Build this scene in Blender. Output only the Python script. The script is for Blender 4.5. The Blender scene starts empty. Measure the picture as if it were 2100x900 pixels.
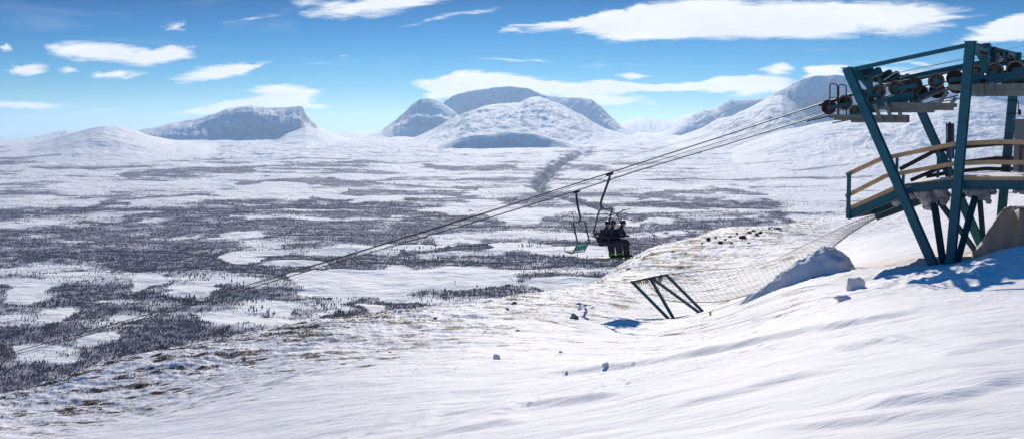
import bpy, bmesh, math, random
import numpy as np
import time; _t0 = time.time()
from mathutils import Vector, Matrix
R = math.radians
sc = bpy.context.scene
col = sc.collection

# ------------------------------------------------------------------ camera, world, sun, exposure
PITCH = R(4.7)
CP, SP = math.cos(PITCH), math.sin(PITCH)
F = 2250.0
cam_d = bpy.data.cameras.new('camera')
cam = bpy.data.objects.new('camera', cam_d); col.objects.link(cam)
cam_d.sensor_width = 36.0; cam_d.lens = 36.0*F/2100.0
cam_d.clip_start = 0.1; cam_d.clip_end = 150000.0
cam.location = (0, 0, 0); cam.rotation_euler = (R(90)-PITCH, 0, 0)
sc.camera = cam
sc.view_settings.view_transform = 'Standard'; sc.view_settings.look = 'None'
sc.view_settings.gamma = 1.0; sc.view_settings.use_curve_mapping = False
sc.view_settings.exposure = 0.03
SUN_AZ, SUN_EL = R(1.0), R(28.0)          # azimuth to the right of +Y
sun_dir = Vector((math.sin(SUN_AZ)*math.cos(SUN_EL), math.cos(SUN_AZ)*math.cos(SUN_EL), math.sin(SUN_EL)))
sl = bpy.data.lights.new('sun', 'SUN'); sl.energy = 4.1; sl.angle = R(0.53); sl.color = (1.0, 0.93, 0.83)
so = bpy.data.objects.new('sun', sl); col.objects.link(so)
so.rotation_euler = (-sun_dir).to_track_quat('-Z', 'Y').to_euler()

def ray(x, y):
    u = (x-1050.0)/F; v = (450.0-y)/F
    return u, CP+v*SP, v*CP-SP

world = bpy.data.worlds.new('World'); sc.world = world; world.use_nodes = True
wt = world.node_tree; wt.nodes.clear()
def N(t, typ, **kw):
    n = t.nodes.new(typ)
    for k, v in kw.items(): setattr(n, k, v)
    return n
def setin(n, **kw):
    for k, v in kw.items(): n.inputs[k].default_value = v
def math_n(t, op, a, b=None, c=None, clamp=False):
    n = N(t, 'ShaderNodeMath', operation=op); n.use_clamp = clamp
    for i, s in enumerate((a, b, c)):
        if s is None: continue
        if isinstance(s, (int, float)): n.inputs[i].default_value = s
        else: t.links.new(s, n.inputs[i])
    return n.outputs[0]
def build_world():
    t = wt; L = t.links.new
    out = N(t, 'ShaderNodeOutputWorld'); bg = N(t, 'ShaderNodeBackground'); L(bg.outputs[0], out.inputs[0])
    sky = N(t, 'ShaderNodeTexSky', sky_type='NISHITA', sun_disc=False)
    sky.sun_elevation = SUN_EL; sky.sun_rotation = SUN_AZ
    sky.altitude = 3000; sky.air_density = 1.0; sky.dust_density = 0.1; sky.ozone_density = 4.0
    k0 = N(t, 'ShaderNodeVectorMath', operation='SCALE'); L(sky.outputs[0], k0.inputs[0]); k0.inputs['Scale'].default_value = 0.085
    gm = N(t, 'ShaderNodeGamma'); gm.inputs['Gamma'].default_value = 1.75; L(k0.outputs[0], gm.inputs['Color'])
    k1 = N(t, 'ShaderNodeVectorMath', operation='MULTIPLY'); L(gm.outputs[0], k1.inputs[0]); k1.inputs[1].default_value = (9.5, 13.6, 11.6)
    # deep graded blue low in the sky, plain sky light overhead
    vr = N(t, 'ShaderNodeSeparateXYZ'); gq = N(t, 'ShaderNodeTexCoord'); L(gq.outputs['Generated'], vr.inputs[0])
    mrv = N(t, 'ShaderNodeMapRange'); setin(mrv, **{'From Min': 0.0, 'From Max': 0.12}); L(vr.outputs[2], mrv.inputs['Value'])
    rp = N(t, 'ShaderNodeValToRGB'); L(mrv.outputs[0], rp.inputs[0]); el = rp.color_ramp.elements
    el[0].position = 0.0; el[0].color = (0.80, 0.62, 0.68, 1); el[1].position = 1.0; el[1].color = (0.0, 0.31, 0.47, 1)
    for p_, c_ in ((0.2, (0.66, 0.60, 0.72, 1)), (0.45, (0.42, 0.56, 0.72, 1)), (0.75, (0.10, 0.46, 0.64, 1))):
        e_ = el.new(p_); e_.color = c_
    k2 = N(t, 'ShaderNodeVectorMath', operation='MULTIPLY'); L(k1.outputs[0], k2.inputs[0]); L(rp.outputs[0], k2.inputs[1])
    mru = N(t, 'ShaderNodeMapRange'); setin(mru, **{'From Min': -0.5, 'From Max': 0.0}); L(vr.outputs[0], mru.inputs['Value'])
    mcu = N(t, 'ShaderNodeMix', data_type='RGBA'); L(mru.outputs[0], mcu.inputs['Factor']); mcu.inputs['A'].default_value = (0.45, 0.72, 0.86, 1); mcu.inputs['B'].default_value = (1, 1, 1, 1)
    mlo = N(t, 'ShaderNodeMix', data_type='RGBA'); L(mrv.outputs[0], mlo.inputs['Factor']); mlo.inputs['A'].default_value = (1, 1, 1, 1); L(mcu.outputs['Result'], mlo.inputs['B'])
    k3 = N(t, 'ShaderNodeVectorMath', operation='MULTIPLY'); L(k2.outputs[0], k3.inputs[0]); L(mlo.outputs['Result'], k3.inputs[1])
    hsv = N(t, 'ShaderNodeHueSaturation'); setin(hsv, Saturation=1.45, Value=1.6, Hue=0.5); L(sky.outputs[0], hsv.inputs['Color'])
    mup = N(t, 'ShaderNodeMapRange', interpolation_type='SMOOTHSTEP'); setin(mup, **{'From Min': 0.2, 'From Max': 0.5}); L(vr.outputs[2], mup.inputs['Value'])
    hs = N(t, 'ShaderNodeMix', data_type='RGBA'); L(mup.outputs[0], hs.inputs['Factor']); L(k3.outputs[0], hs.inputs['A']); L(hsv.outputs[0], hs.inputs['B'])
    geo = N(t, 'ShaderNodeTexCoord'); sx = N(t, 'ShaderNodeSeparateXYZ'); L(geo.outputs['Generated'], sx.inputs[0])
    yy = math_n(t, 'MAXIMUM', sx.outputs[1], 0.02)
    u = math_n(t, 'DIVIDE', sx.outputs[0], yy); v = math_n(t, 'DIVIDE', sx.outputs[2], yy)
    P = N(t, 'ShaderNodeCombineXYZ'); L(u, P.inputs[0]); L(v, P.inputs[1])
    # fine warp of the cloud edges, stretched along the wind
    mp = N(t, 'ShaderNodeMapping'); setin(mp, Scale=(7, 26, 1)); L(P.outputs[0], mp.inputs[0])
    n1 = N(t, 'ShaderNodeTexNoise'); setin(n1, Scale=1.6, Detail=7.0, Roughness=0.6, Distortion=0.5); L(mp.outputs[0], n1.inputs['Vector'])
    w = N(t, 'ShaderNodeVectorMath', operation='SUBTRACT'); L(n1.outputs['Color'], w.inputs[0]); w.inputs[1].default_value = (0.5, 0.5, 0.5)
    w2 = N(t, 'ShaderNodeVectorMath', operation='MULTIPLY'); L(w.outputs[0], w2.inputs[0]); w2.inputs[1].default_value = (0.09, 0.020, 0)
    PW = N(t, 'ShaderNodeVectorMath', operation='ADD'); L(P.outputs[0], PW.inputs[0]); L(w2.outputs[0], PW.inputs[1])
    blobs = [(205,106,92,21,-2,1.2),(322,117,80,15,6,1.2),(45,137,46,11,0,1.1),(132,141,24,8,0,.6),(222,154,48,9,0,.8),(268,151,32,7,3,.6),
             (440,146,95,15,8,1),(505,135,60,8,10,.6),(352,54,26,11,3,.6),(2,93,20,9,0,.7),(65,216,105,8,-1,.9),(230,222,36,3,0,.5),
             (585,201,84,22,4,2.0),(500,212,110,14,8,1.5),(480,226,150,8,3,1.3),(640,219,60,7,0,.9),
             (745,12,120,20,6,1),(860,-6,110,14,4,1),(620,8,60,8,14,.4),(940,33,130,5,9,.35),(470,45,150,4,9,.25),(1200,44,130,13,11,1),(1080,58,60,5,9,.6),
             (1300,60,130,20,0,1),(1480,42,300,36,2,1.2),(1720,42,230,34,-1,1.2),(1400,14,140,16,2,1),(1860,20,110,22,-3,.8),
             (1950,38,70,6,5,.5),(2080,60,90,18,8,1),(2100,38,60,12,12,.8),(2060,82,110,10,3,.8),
             (985,174,135,22,0,2.3),(1150,179,220,13,0,2.0),(895,188,38,22,35,.8),(1010,190,140,16,0,1),(1240,207,95,11,-2,1),(1190,202,80,12,0,.8),
             (1300,180,70,6,0,.6),(1430,176,130,10,3,1.6),(1530,170,75,17,5,1.7),(1570,182,70,11,0,1.4),(1480,188,40,5,0,.6),(1300,153,42,7,0,.7),(1605,144,40,8,4,.8),(1540,197,50,7,3,.7),
             (1700,156,60,14,8,1.9),(1920,150,170,14,3,.7),(1860,130,110,5,0,.5),(2080,140,120,12,5,.5),(1930,178,150,9,0,.5),
             (1100,128,140,4,0,.28),(1250,133,100,3,0,.2),(650,130,60,3,2,.3),(1700,100,120,4,2,.15),(700,112,20,3,0,.2)]
    total = None
    for (cx, cy, hx, hy, ang, inten) in blobs:
        a, b, c = ray(cx, cy); cu, cv = a/b, c/b
        m = N(t, 'ShaderNodeMapping', vector_type='TEXTURE')
        setin(m, Location=(cu, cv, 0), Rotation=(0, 0, R(ang)), Scale=(hx*1.15/F, hy*1.25/F, 1)); L(PW.outputs[0], m.inputs[0])
        g = N(t, 'ShaderNodeTexGradient', gradient_type='SPHERICAL'); L(m.outputs[0], g.inputs[0])
        s = math_n(t, 'MULTIPLY', g.outputs['Fac'], inten)
        total = s if total is None else math_n(t, 'ADD', total, s)
    mp2 = N(t, 'ShaderNodeMapping'); setin(mp2, Scale=(9, 60, 1), Rotation=(0, 0, R(-5))); L(P.outputs[0], mp2.inputs[0])
    n2 = N(t, 'ShaderNodeTexNoise'); setin(n2, Scale=2.2, Detail=10.0, Roughness=0.70, Distortion=0.8); L(mp2.outputs[0], n2.inputs['Vector'])
    nz = math_n(t, 'SUBTRACT', n2.outputs['Fac'], 0.5)
    f = math_n(t, 'MULTIPLY_ADD', nz, 2.3, math_n(t, 'MULTIPLY', total, 1.7))
    ss = N(t, 'ShaderNodeMapRange', interpolation_type='SMOOTHSTEP'); setin(ss, **{'From Min': 0.0, 'From Max': 1.15}); L(f, ss.inputs['Value'])
    gate = N(t, 'ShaderNodeMapRange'); setin(gate, **{'From Min': 0.0, 'From Max': 0.09}); L(total, gate.inputs['Value'])
    al = math_n(t, 'MULTIPLY', ss.outputs[0], gate.outputs[0])
    # very thin wide cirrus veil
    mp3 = N(t, 'ShaderNodeMapping'); setin(mp3, Scale=(2.4, 16, 1), Rotation=(0, 0, R(-6))); L(P.outputs[0], mp3.inputs[0])
    n3 = N(t, 'ShaderNodeTexNoise'); setin(n3, Scale=2.0, Detail=7.0, Roughness=0.55, Distortion=0.6); L(mp3.outputs[0], n3.inputs['Vector'])
    veil = N(t, 'ShaderNodeMapRange'); setin(veil, **{'From Min': 0.56, 'From Max': 0.85, 'To Max': 0.22}); L(n3.outputs['Fac'], veil.inputs['Value'])
    al2 = math_n(t, 'MAXIMUM', al, veil.outputs[0])
    front = N(t, 'ShaderNodeMapRange'); setin(front, **{'From Min': 0.2, 'From Max': 0.5}); L(sx.outputs[1], front.inputs['Value'])
    al3 = math_n(t, 'MULTIPLY', al2, front.outputs[0])
    # cloud colour with soft grey undersides
    shade = N(t, 'ShaderNodeMapRange'); setin(shade, **{'From Min': 0.35, 'From Max': 0.7, 'To Min': 0.86, 'To Max': 1.0}); L(n1.outputs['Fac'], shade.inputs['Value'])
    cc = N(t, 'ShaderNodeVectorMath', operation='SCALE'); cc.inputs[0].default_value = (10.2, 10.4, 10.7); L(shade.outputs[0], cc.inputs['Scale'])
    mix = N(t, 'ShaderNodeMix', data_type='RGBA'); L(al3, mix.inputs['Factor']); L(hs.outputs['Result'], mix.inputs['A']); L(cc.outputs[0], mix.inputs['B'])
    L(mix.outputs['Result'], bg.inputs['Color']); bg.inputs['Strength'].default_value = 0.095
build_world()
world.cycles.sampling_method = 'MANUAL'; world.cycles.sample_map_resolution = 512

# ------------------------------------------------------------------ helpers
def W(x, y, d):
    a, b, c = ray(x, y); return Vector((a*d, b*d, c*d))
def tag(o, label=None, cat=None, group=None, kind=None):
    if label: o['label'] = label
    if cat: o['category'] = cat
    if group: o['group'] = group
    if kind: o['kind'] = kind
    return o
def link(name, me, parent=None, mats=()):
    o = bpy.data.objects.new(name, me); col.objects.link(o)
    for m in mats: me.materials.append(m)
    if parent is not None:
        o.parent = parent
        o.matrix_parent_inverse = Matrix.Translation(-parent.location) if parent.type == 'EMPTY' or parent.location.length > 0 else Matrix()
    return o
def obj(name, bm, mat, parent=None, smooth=False):
    me = bpy.data.meshes.new(name); bmesh.ops.recalc_face_normals(bm, faces=bm.faces[:]); bm.to_mesh(me); bm.free()
    if smooth:
        for p in me.polygons: p.use_smooth = True
    return link(name, me, parent, mat if isinstance(mat, (list, tuple)) else (mat,))
def empty(name, loc):
    o = bpy.data.objects.new(name, None); col.objects.link(o); o.location = loc; o.empty_display_size = 0.3; return o
def bar(bm, a, b, w, h=None, up=Vector((0, 0, 1))):
    a = Vector(a); b = Vector(b); h = w if h is None else h
    d = (b-a).normalized(); s = d.cross(up)
    if s.length < 1e-4: s = d.cross(Vector((1, 0, 0)))
    s.normalize(); n = s.cross(d)
    vs = [bm.verts.new(p + s*sx*w/2 + n*sy*h/2) for p in (a, b) for sx, sy in ((-1,-1),(1,-1),(1,1),(-1,1))]
    for f in ((0,1,2,3),(7,6,5,4),(0,4,5,1),(1,5,6,2),(2,6,7,3),(3,7,4,0)): bm.faces.new([vs[i] for i in f])
def ibeam(bm, a, b, w, h, side, tk=0.02):
    """H-section member from a to b; side = direction of the flange normal."""
    a = Vector(a); b = Vector(b); d = (b-a).normalized()
    n = (side - d*side.dot(d)).normalized(); s = d.cross(n)
    for k in (-1, 1):
        o = n*k*(h/2-tk/2)
        bar2(bm, a+o, b+o, s, n, w, tk)
    bar2(bm, a, b, s, n, tk, h-2*tk-0.001)
def bar2(bm, a, b, s, n, w, h):
    vs = [bm.verts.new(p + s*sx*w/2 + n*sy*h/2) for p in (a, b) for sx, sy in ((-1,-1),(1,-1),(1,1),(-1,1))]
    for f in ((0,1,2,3),(7,6,5,4),(0,4,5,1),(1,5,6,2),(2,6,7,3),(3,7,4,0)): bm.faces.new([vs[i] for i in f])
def tube(bm, pts, r, seg=8, cap=True):
    pts = [Vector(p) for p in pts]; n = len(pts); rings = []
    ref = Vector((0.31, 0.2, 0.93))
    for i, p in enumerate(pts):
        d = (pts[min(i+1, n-1)]-pts[max(i-1, 0)]).normalized()
        s = d.cross(ref).normalized(); q = s.cross(d)
        rr = r[i] if isinstance(r, (list, tuple)) else r
        rings.append([bm.verts.new(p + s*math.cos(2*math.pi*k/seg)*rr + q*math.sin(2*math.pi*k/seg)*rr) for k in range(seg)])
    for i in range(n-1):
        for k in range(seg): bm.faces.new((rings[i][k], rings[i][(k+1) % seg], rings[i+1][(k+1) % seg], rings[i+1][k]))
    if cap: bm.faces.new(rings[0][::-1]); bm.faces.new(rings[-1])
def smooth_path(pts, k=4):
    pts = [Vector(p) for p in pts]; out = []
    for i in range(len(pts)-1):
        p0 = pts[max(i-1, 0)]; p1 = pts[i]; p2 = pts[i+1]; p3 = pts[min(i+2, len(pts)-1)]
        for j in range(k):
            t = j/k
            out.append(0.5*((2*p1)+(p2-p0)*t+(2*p0-5*p1+4*p2-p3)*t*t+(3*p1-p0-3*p2+p3)*t**3))
    out.append(pts[-1]); return out
# tower frame: t runs down the lift line (away to the left), c runs across it (away to the right)
O2 = (11.3, 37.0); T2 = (-0.796, 0.605); C2 = (0.605, 0.796)
TV = Vector((T2[0], T2[1], 0)); CV = Vector((C2[0], C2[1], 0)); ZV = Vector((0, 0, 1))
def TC(t, c, z): return Vector((O2[0]+t*T2[0]+c*C2[0], O2[1]+t*T2[1]+c*C2[1], z))
def PT(x, y, c):
    """pixel of the survey photograph -> real point in the vertical plane at offset c of the tower frame"""
    a, b, z = ray(x, y); k = (c+O2[0]*C2[0]+O2[1]*C2[1])/(a*C2[0]+b*C2[1])
    return Vector((a*k, b*k, z*k))
def plate(bm, px, c, th):
    f = [bm.verts.new(PT(x, y, c)) for x, y in px]
    g = [bm.verts.new(PT(x, y, c)+CV*th) for x, y in px]
    bm.faces.new(f[::-1]); bm.faces.new(g)
    n = len(px)
    for i in range(n): bm.faces.new((f[i], f[(i+1) % n], g[(i+1) % n], g[i]))

# ---- numpy noise
_rng = np.random.RandomState(7)
_perm = _rng.permutation(4096).astype(np.int32)
_gr = _rng.rand(4096)*2*np.pi; _gx = np.cos(_gr).astype(np.float32); _gy = np.sin(_gr).astype(np.float32)
def pn(x, y, seed=0):
    x = np.asarray(x, float); y = np.asarray(y, float); x, y = np.broadcast_arrays(x, y)
    xf = np.floor(x); yf = np.floor(y); xi = xf.astype(np.int32); yi = yf.astype(np.int32)
    fx = (x-xf).astype(np.float32); fy = (y-yf).astype(np.float32)
    ux = fx*fx*fx*(fx*(fx*6-15)+10); uy = fy*fy*fy*(fy*(fy*6-15)+10)
    def g(ix, iy, dx, dy):
        h = _perm[(_perm[(ix+seed*131) & 4095]+iy+seed*17) & 4095]
        return _gx[h]*dx+_gy[h]*dy
    a = g(xi, yi, fx, fy); b = g(xi+1, yi, fx-1, fy); c = g(xi, yi+1, fx, fy-1); d = g(xi+1, yi+1, fx-1, fy-1)
    return ((a+(b-a)*ux)+((c+(d-c)*ux)-(a+(b-a)*ux))*uy)*1.5
def fbm(x, y, o=4, seed=0, gain=0.5):
    s = 0; a = 1; t = 0
    for i in range(o):
        s = s+a*pn(x*2**i+i*13.7, y*2**i+i*7.3, seed+i); t += a; a *= gain
    return s/t
def ridged(x, y, o=4, seed=0, gain=0.5):
    s = 0; a = 1; t = 0
    for i in range(o):
        s = s+a*(1-2*np.abs(pn(x*2**i+i*5.1, y*2**i+i*9.4, seed+i))); t += a; a *= gain
    return s/t
def sstep(x, a, b):
    t = np.clip((x-a)/(b-a), 0, 1); return t*t*(3-2*t)
def grid_mesh(name, X, Y, Z, mats, attrs=None, close=False):
    nr, nc = X.shape
    co = np.stack([X, Y, Z], -1).reshape(-1, 3).astype(np.float32)
    i = np.arange(nr-1)[:, None]*nc; j = np.arange(nc-1)[None, :]
    a = (i+j).ravel(); q = np.stack([a, a+1, a+nc+1, a+nc], -1).astype(np.int32)
    me = bpy.data.meshes.new(name)
    me.vertices.add(len(co)); me.vertices.foreach_set('co', co.ravel())
    me.loops.add(q.size); me.loops.foreach_set('vertex_index', q.ravel())
    me.polygons.add(len(q)); me.polygons.foreach_set('loop_start', np.arange(0, q.size, 4, dtype=np.int32))
    me.update(calc_edges=True); me.polygons.foreach_set('use_smooth', np.ones(len(q), bool))
    for k, v in (attrs or {}).items():
        at = me.attributes.new(k, 'FLOAT', 'POINT'); at.data.foreach_set('value', v.astype(np.float32).ravel())
    me.update()
    return link(name, me, None, mats)
def tri_mesh(name, co, tris, mats, parent=None):
    me = bpy.data.meshes.new(name); co = co.astype(np.float32); tris = tris.astype(np.int32)
    me.vertices.add(len(co)); me.vertices.foreach_set('co', co.ravel())
    me.loops.add(tris.size); me.loops.foreach_set('vertex_index', tris.ravel())
    me.polygons.add(len(tris)); me.polygons.foreach_set('loop_start', np.arange(0, tris.size, 3, dtype=np.int32))
    me.update(calc_edges=True)
    return link(name, me, parent, mats)

# ------------------------------------------------------------------ materials
def pmat(name, base, rough=0.6, metal=0.0, var=0.15, scale=6.0, bump=0.0, bscale=40.0, col2=None, c2=(0.55, 0.7), coord='Object', stretch=(1,1,1)):
    m = bpy.data.materials.new(name); m.use_nodes = True; t = m.node_tree; L = t.links.new
    b = t.nodes['Principled BSDF']; b.inputs['Roughness'].default_value = rough; b.inputs['Metallic'].default_value = metal
    tc = N(t, 'ShaderNodeTexCoord'); mp = N(t, 'ShaderNodeMapping'); setin(mp, Scale=stretch); L(tc.outputs[coord], mp.inputs[0])
    n = N(t, 'ShaderNodeTexNoise'); setin(n, Scale=scale, Detail=6.0, Roughness=0.6); L(mp.outputs[0], n.inputs['Vector'])
    r = N(t, 'ShaderNodeMapRange'); setin(r, **{'From Min': 0.25, 'From Max': 0.75, 'To Min': 1-var, 'To Max': 1+var}); L(n.outputs['Fac'], r.inputs['Value'])
    s = N(t, 'ShaderNodeVectorMath', operation='SCALE'); s.inputs[0].default_value = base; L(r.outputs[0], s.inputs['Scale'])
    c = s.outputs[0]
    if col2:
        n2 = N(t, 'ShaderNodeTexNoise'); setin(n2, Scale=scale*1.7, Detail=8.0, Roughness=0.7); L(mp.outputs[0], n2.inputs['Vector'])
        r2 = N(t, 'ShaderNodeMapRange'); setin(r2, **{'From Min': c2[0], 'From Max': c2[1]}); L(n2.outputs['Fac'], r2.inputs['Value'])
        mx = N(t, 'ShaderNodeMix', data_type='RGBA'); L(r2.outputs[0], mx.inputs['Factor']); L(c, mx.inputs['A']); mx.inputs['B'].default_value = (*col2, 1); c = mx.outputs['Result']
    L(c, b.inputs['Base Color'])
    if bump:
        n3 = N(t, 'ShaderNodeTexNoise'); setin(n3, Scale=bscale, Detail=5.0); L(mp.outputs[0], n3.inputs['Vector'])
        bp = N(t, 'ShaderNodeBump'); setin(bp, Strength=bump, Distance=0.02); L(n3.outputs['Fac'], bp.inputs['Height']); L(bp.outputs[0], b.inputs['Normal'])
    return m
M = {}
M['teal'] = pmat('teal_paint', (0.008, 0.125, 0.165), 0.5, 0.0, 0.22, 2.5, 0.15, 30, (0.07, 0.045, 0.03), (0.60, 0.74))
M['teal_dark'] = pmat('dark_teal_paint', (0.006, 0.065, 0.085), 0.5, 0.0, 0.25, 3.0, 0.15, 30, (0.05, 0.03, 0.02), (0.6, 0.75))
M['galv'] = pmat('galvanised_steel', (0.24, 0.25, 0.215), 0.6, 0.35, 0.25, 4.0, 0.1, 25, (0.12, 0.10, 0.08), (0.6, 0.75))
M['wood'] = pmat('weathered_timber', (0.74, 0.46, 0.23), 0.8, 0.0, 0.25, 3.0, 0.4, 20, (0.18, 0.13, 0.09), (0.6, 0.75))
M['wood_dark'] = pmat('dark_shaded_timber', (0.045, 0.032, 0.035), 0.8, 0.0, 0.3, 3.0, 0.3, 20)  # timber darkened in colour to stand for boards in shade
M['rust'] = pmat('rusty_steel', (0.10, 0.04, 0.025), 0.8, 0.3, 0.4, 9.0, 0.3, 40, (0.03, 0.02, 0.02), (0.45, 0.6))
M['rim'] = pmat('worn_rubber_liner', (0.22, 0.185, 0.15), 0.85, 0.0, 0.3, 8.0, 0.3, 40, (0.07, 0.05, 0.04), (0.5, 0.65))
M['black'] = pmat('black_steel', (0.018, 0.016, 0.018), 0.5, 0.3, 0.3, 6.0)
M['grease'] = pmat('greasy_steel', (0.025, 0.022, 0.022), 0.55, 0.4, 0.4, 8.0, 0.2, 40)
M['tube'] = pmat('scuffed_grey_tube', (0.075, 0.07, 0.075), 0.5, 0.5, 0.25, 6.0)
M['seat'] = pmat('turquoise_seat_board', (0.0, 0.21, 0.20), 0.5, 0.0, 0.15, 5.0)
M['seat_wood'] = pmat('brown_seat_slats', (0.12, 0.08, 0.06), 0.7, 0.0, 0.3, 5.0)
M['blue'] = pmat('navy_panel', (0.012, 0.035, 0.11), 0.4, 0.0, 0.2, 3.0)
M['hut'] = pmat('grey_hut_panel', (0.22, 0.235, 0.26), 0.6, 0.0, 0.06, 1.5, 0.1, 15)
M['brown'] = pmat('brown_door_trim', (0.13, 0.06, 0.035), 0.7, 0.0, 0.25, 4.0)
M['net'] = pmat('faded_net_cord', (0.20, 0.175, 0.11), 0.85, 0.0, 0.25, 3.0)
M['net_edge'] = pmat('yellow_green_net_rope', (0.22, 0.24, 0.08), 0.85, 0.0, 0.25, 3.0)
M['orange'] = pmat('orange_plastic', (0.6, 0.16, 0.02), 0.5)
M['white'] = pmat('white_plastic', (0.6, 0.6, 0.6), 0.5)
M['sticker'] = pmat('pale_blue_tape', (0.35, 0.45, 0.5), 0.6)
M['cloth'] = pmat('black_ski_wear', (0.022, 0.022, 0.032), 0.8, 0.0, 0.35, 7.0, 0.5, 14)
M['cloth_b'] = pmat('navy_ski_wear', (0.03, 0.035, 0.06), 0.8, 0.0, 0.35, 7.0, 0.5, 14)
M['skin'] = pmat('skin', (0.42, 0.24, 0.17), 0.55)
M['helmet'] = pmat('black_helmet', (0.012, 0.012, 0.015), 0.3)
M['helmet_r'] = pmat('brown_red_helmet', (0.09, 0.03, 0.022), 0.35)
M['green'] = pmat('lime_green_plastic', (0.16, 0.45, 0.03), 0.4)
M['ski'] = pmat('dark_ski', (0.04, 0.05, 0.035), 0.4)
M['pole'] = pmat('grey_pole', (0.10, 0.10, 0.11), 0.4, 0.5)
M['rock'] = pmat('lichen_rock', (0.085, 0.068, 0.055), 0.9, 0.0, 0.45, 3.0, 0.8, 9, (0.75, 0.77, 0.8), (0.54, 0.60))
M['snow_grass'] = pmat('dry_heath', (0.17, 0.125, 0.075), 0.95, 0.0, 0.4, 2.0)
M['ice'] = pmat('grey_ice_rime', (0.55, 0.53, 0.55), 0.45, 0.0, 0.2, 3.0, 0.6, 8, (0.25, 0.22, 0.2), (0.62, 0.8))
M['pine'] = pmat('dark_pine_needles', (0.022, 0.030, 0.030), 0.95, 0.0, 0.35, 0.4)
M['birch'] = pmat('bare_birch_twigs', (0.17, 0.14, 0.17), 0.95, 0.0, 0.3, 0.02)
def _translucent(m, c, f):
    t = m.node_tree; o_ = [n for n in t.nodes if n.type == 'OUTPUT_MATERIAL'][0]; b_ = t.nodes['Principled BSDF']
    tr = N(t, 'ShaderNodeBsdfTranslucent'); tr.inputs[0].default_value = (*c, 1); mx = N(t, 'ShaderNodeMixShader'); mx.inputs[0].default_value = f
    t.links.new(b_.outputs[0], mx.inputs[1]); t.links.new(tr.outputs[0], mx.inputs[2]); t.links.new(mx.outputs[0], o_.inputs[0])
_translucent(M['birch'], (0.16, 0.13, 0.15), 0.5)

def snow_mat(name, base=(0.89, 0.84, 0.80), bumps=((9.0, 0.35, 0.03),), stretch=None, bare=False, fine=True, dirt=None):
    m = bpy.data.materials.new(name); m.use_nodes = True; t = m.node_tree; L = t.links.new
    b = t.nodes['Principled BSDF']; b.inputs['Roughness'].default_value = 0.62
    b.inputs['Specular IOR Level'].default_value = 0.1
    tc = N(t, 'ShaderNodeTexCoord'); mp = N(t, 'ShaderNodeMapping')
    if stretch: setin(mp, Rotation=(0, 0, stretch[0]), Scale=(stretch[1], stretch[2], 1))
    L(tc.outputs['Object'], mp.inputs[0])
    n = N(t, 'ShaderNodeTexNoise'); setin(n, Scale=0.7, Detail=5.0); L(mp.outputs[0], n.inputs['Vector'])
    r = N(t, 'ShaderNodeMapRange'); setin(r, **{'From Min': 0.3, 'From Max': 0.7, 'To Min': 0.93, 'To Max': 1.04}); L(n.outputs['Fac'], r.inputs['Value'])
    s = N(t, 'ShaderNodeVectorMath', operation='SCALE'); s.inputs[0].default_value = base; L(r.outputs[0], s.inputs['Scale'])
    c = s.outputs[0]
    if bare:
        at = N(t, 'ShaderNodeAttribute', attribute_name='bare')
        nb = N(t, 'ShaderNodeTexNoise'); setin(nb, Scale=2.6, Detail=9.0, Roughness=0.72); L(mp.outputs[0], nb.inputs['Vector'])
        q = math_n(t, 'MULTIPLY_ADD', nb.outputs['Fac'], 1.5, at.outputs['Fac'])
        rb = N(t, 'ShaderNodeMapRange'); setin(rb, **{'From Min': 1.07, 'From Max': 1.22}); L(q, rb.inputs['Value'])
        nc = N(t, 'ShaderNodeTexNoise'); setin(nc, Scale=9.0, Detail=6.0, Roughness=0.7); L(tc.outputs['Object'], nc.inputs['Vector'])
        cr = N(t, 'ShaderNodeValToRGB'); cr.color_ramp.elements[0].position = 0.35; cr.color_ramp.elements[0].color = (0.022, 0.015, 0.014, 1)
        cr.color_ramp.elements[1].position = 0.65; cr.color_ramp.elements[1].color = (0.16, 0.105, 0.072, 1); L(nc.outputs['Fac'], cr.inputs[0])
        mx = N(t, 'ShaderNodeMix', data_type='RGBA'); L(rb.outputs[0], mx.inputs['Factor']); L(c, mx.inputs['A']); L(cr.outputs[0], mx.inputs['B']); c = mx.outputs['Result']
        at2 = N(t, 'ShaderNodeAttribute', attribute_name='tan_tint')
        m2 = N(t, 'ShaderNodeMix', data_type='RGBA'); L(at2.outputs['Fac'], m2.inputs['Factor']); L(c, m2.inputs['A']); m2.inputs['B'].default_value = (0.62, 0.55, 0.47, 1); c = m2.outputs['Result']
    L(c, b.inputs['Base Color'])
    prev = None
    for (sc_, st, di) in bumps:
        n3 = N(t, 'ShaderNodeTexNoise'); setin(n3, Scale=sc_, Detail=6.0, Roughness=0.6); L(mp.outputs[0], n3.inputs['Vector'])
        bp = N(t, 'ShaderNodeBump'); setin(bp, Strength=st, Distance=di); L(n3.outputs['Fac'], bp.inputs['Height'])
        if prev is not None: L(prev, bp.inputs['Normal'])
        prev = bp.outputs[0]
    if prev is not None: L(prev, b.inputs['Normal'])
    return m
STREAK = R(-30)   # wind streaks run along (0.866, -0.5)
M['snow'] = snow_mat('wind_packed_snow', bumps=((1.6, 0.55, 0.08), (9.0, 0.6, 0.02), (45, 0.8, 0.008)), stretch=(-STREAK, 0.28, 1.5), bare=True)
M['snow_lump'] = snow_mat('lumpy_snow', bumps=((2.5, 0.7, 0.09), (8.0, 0.6, 0.03), (30.0, 0.6, 0.008)))

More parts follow.
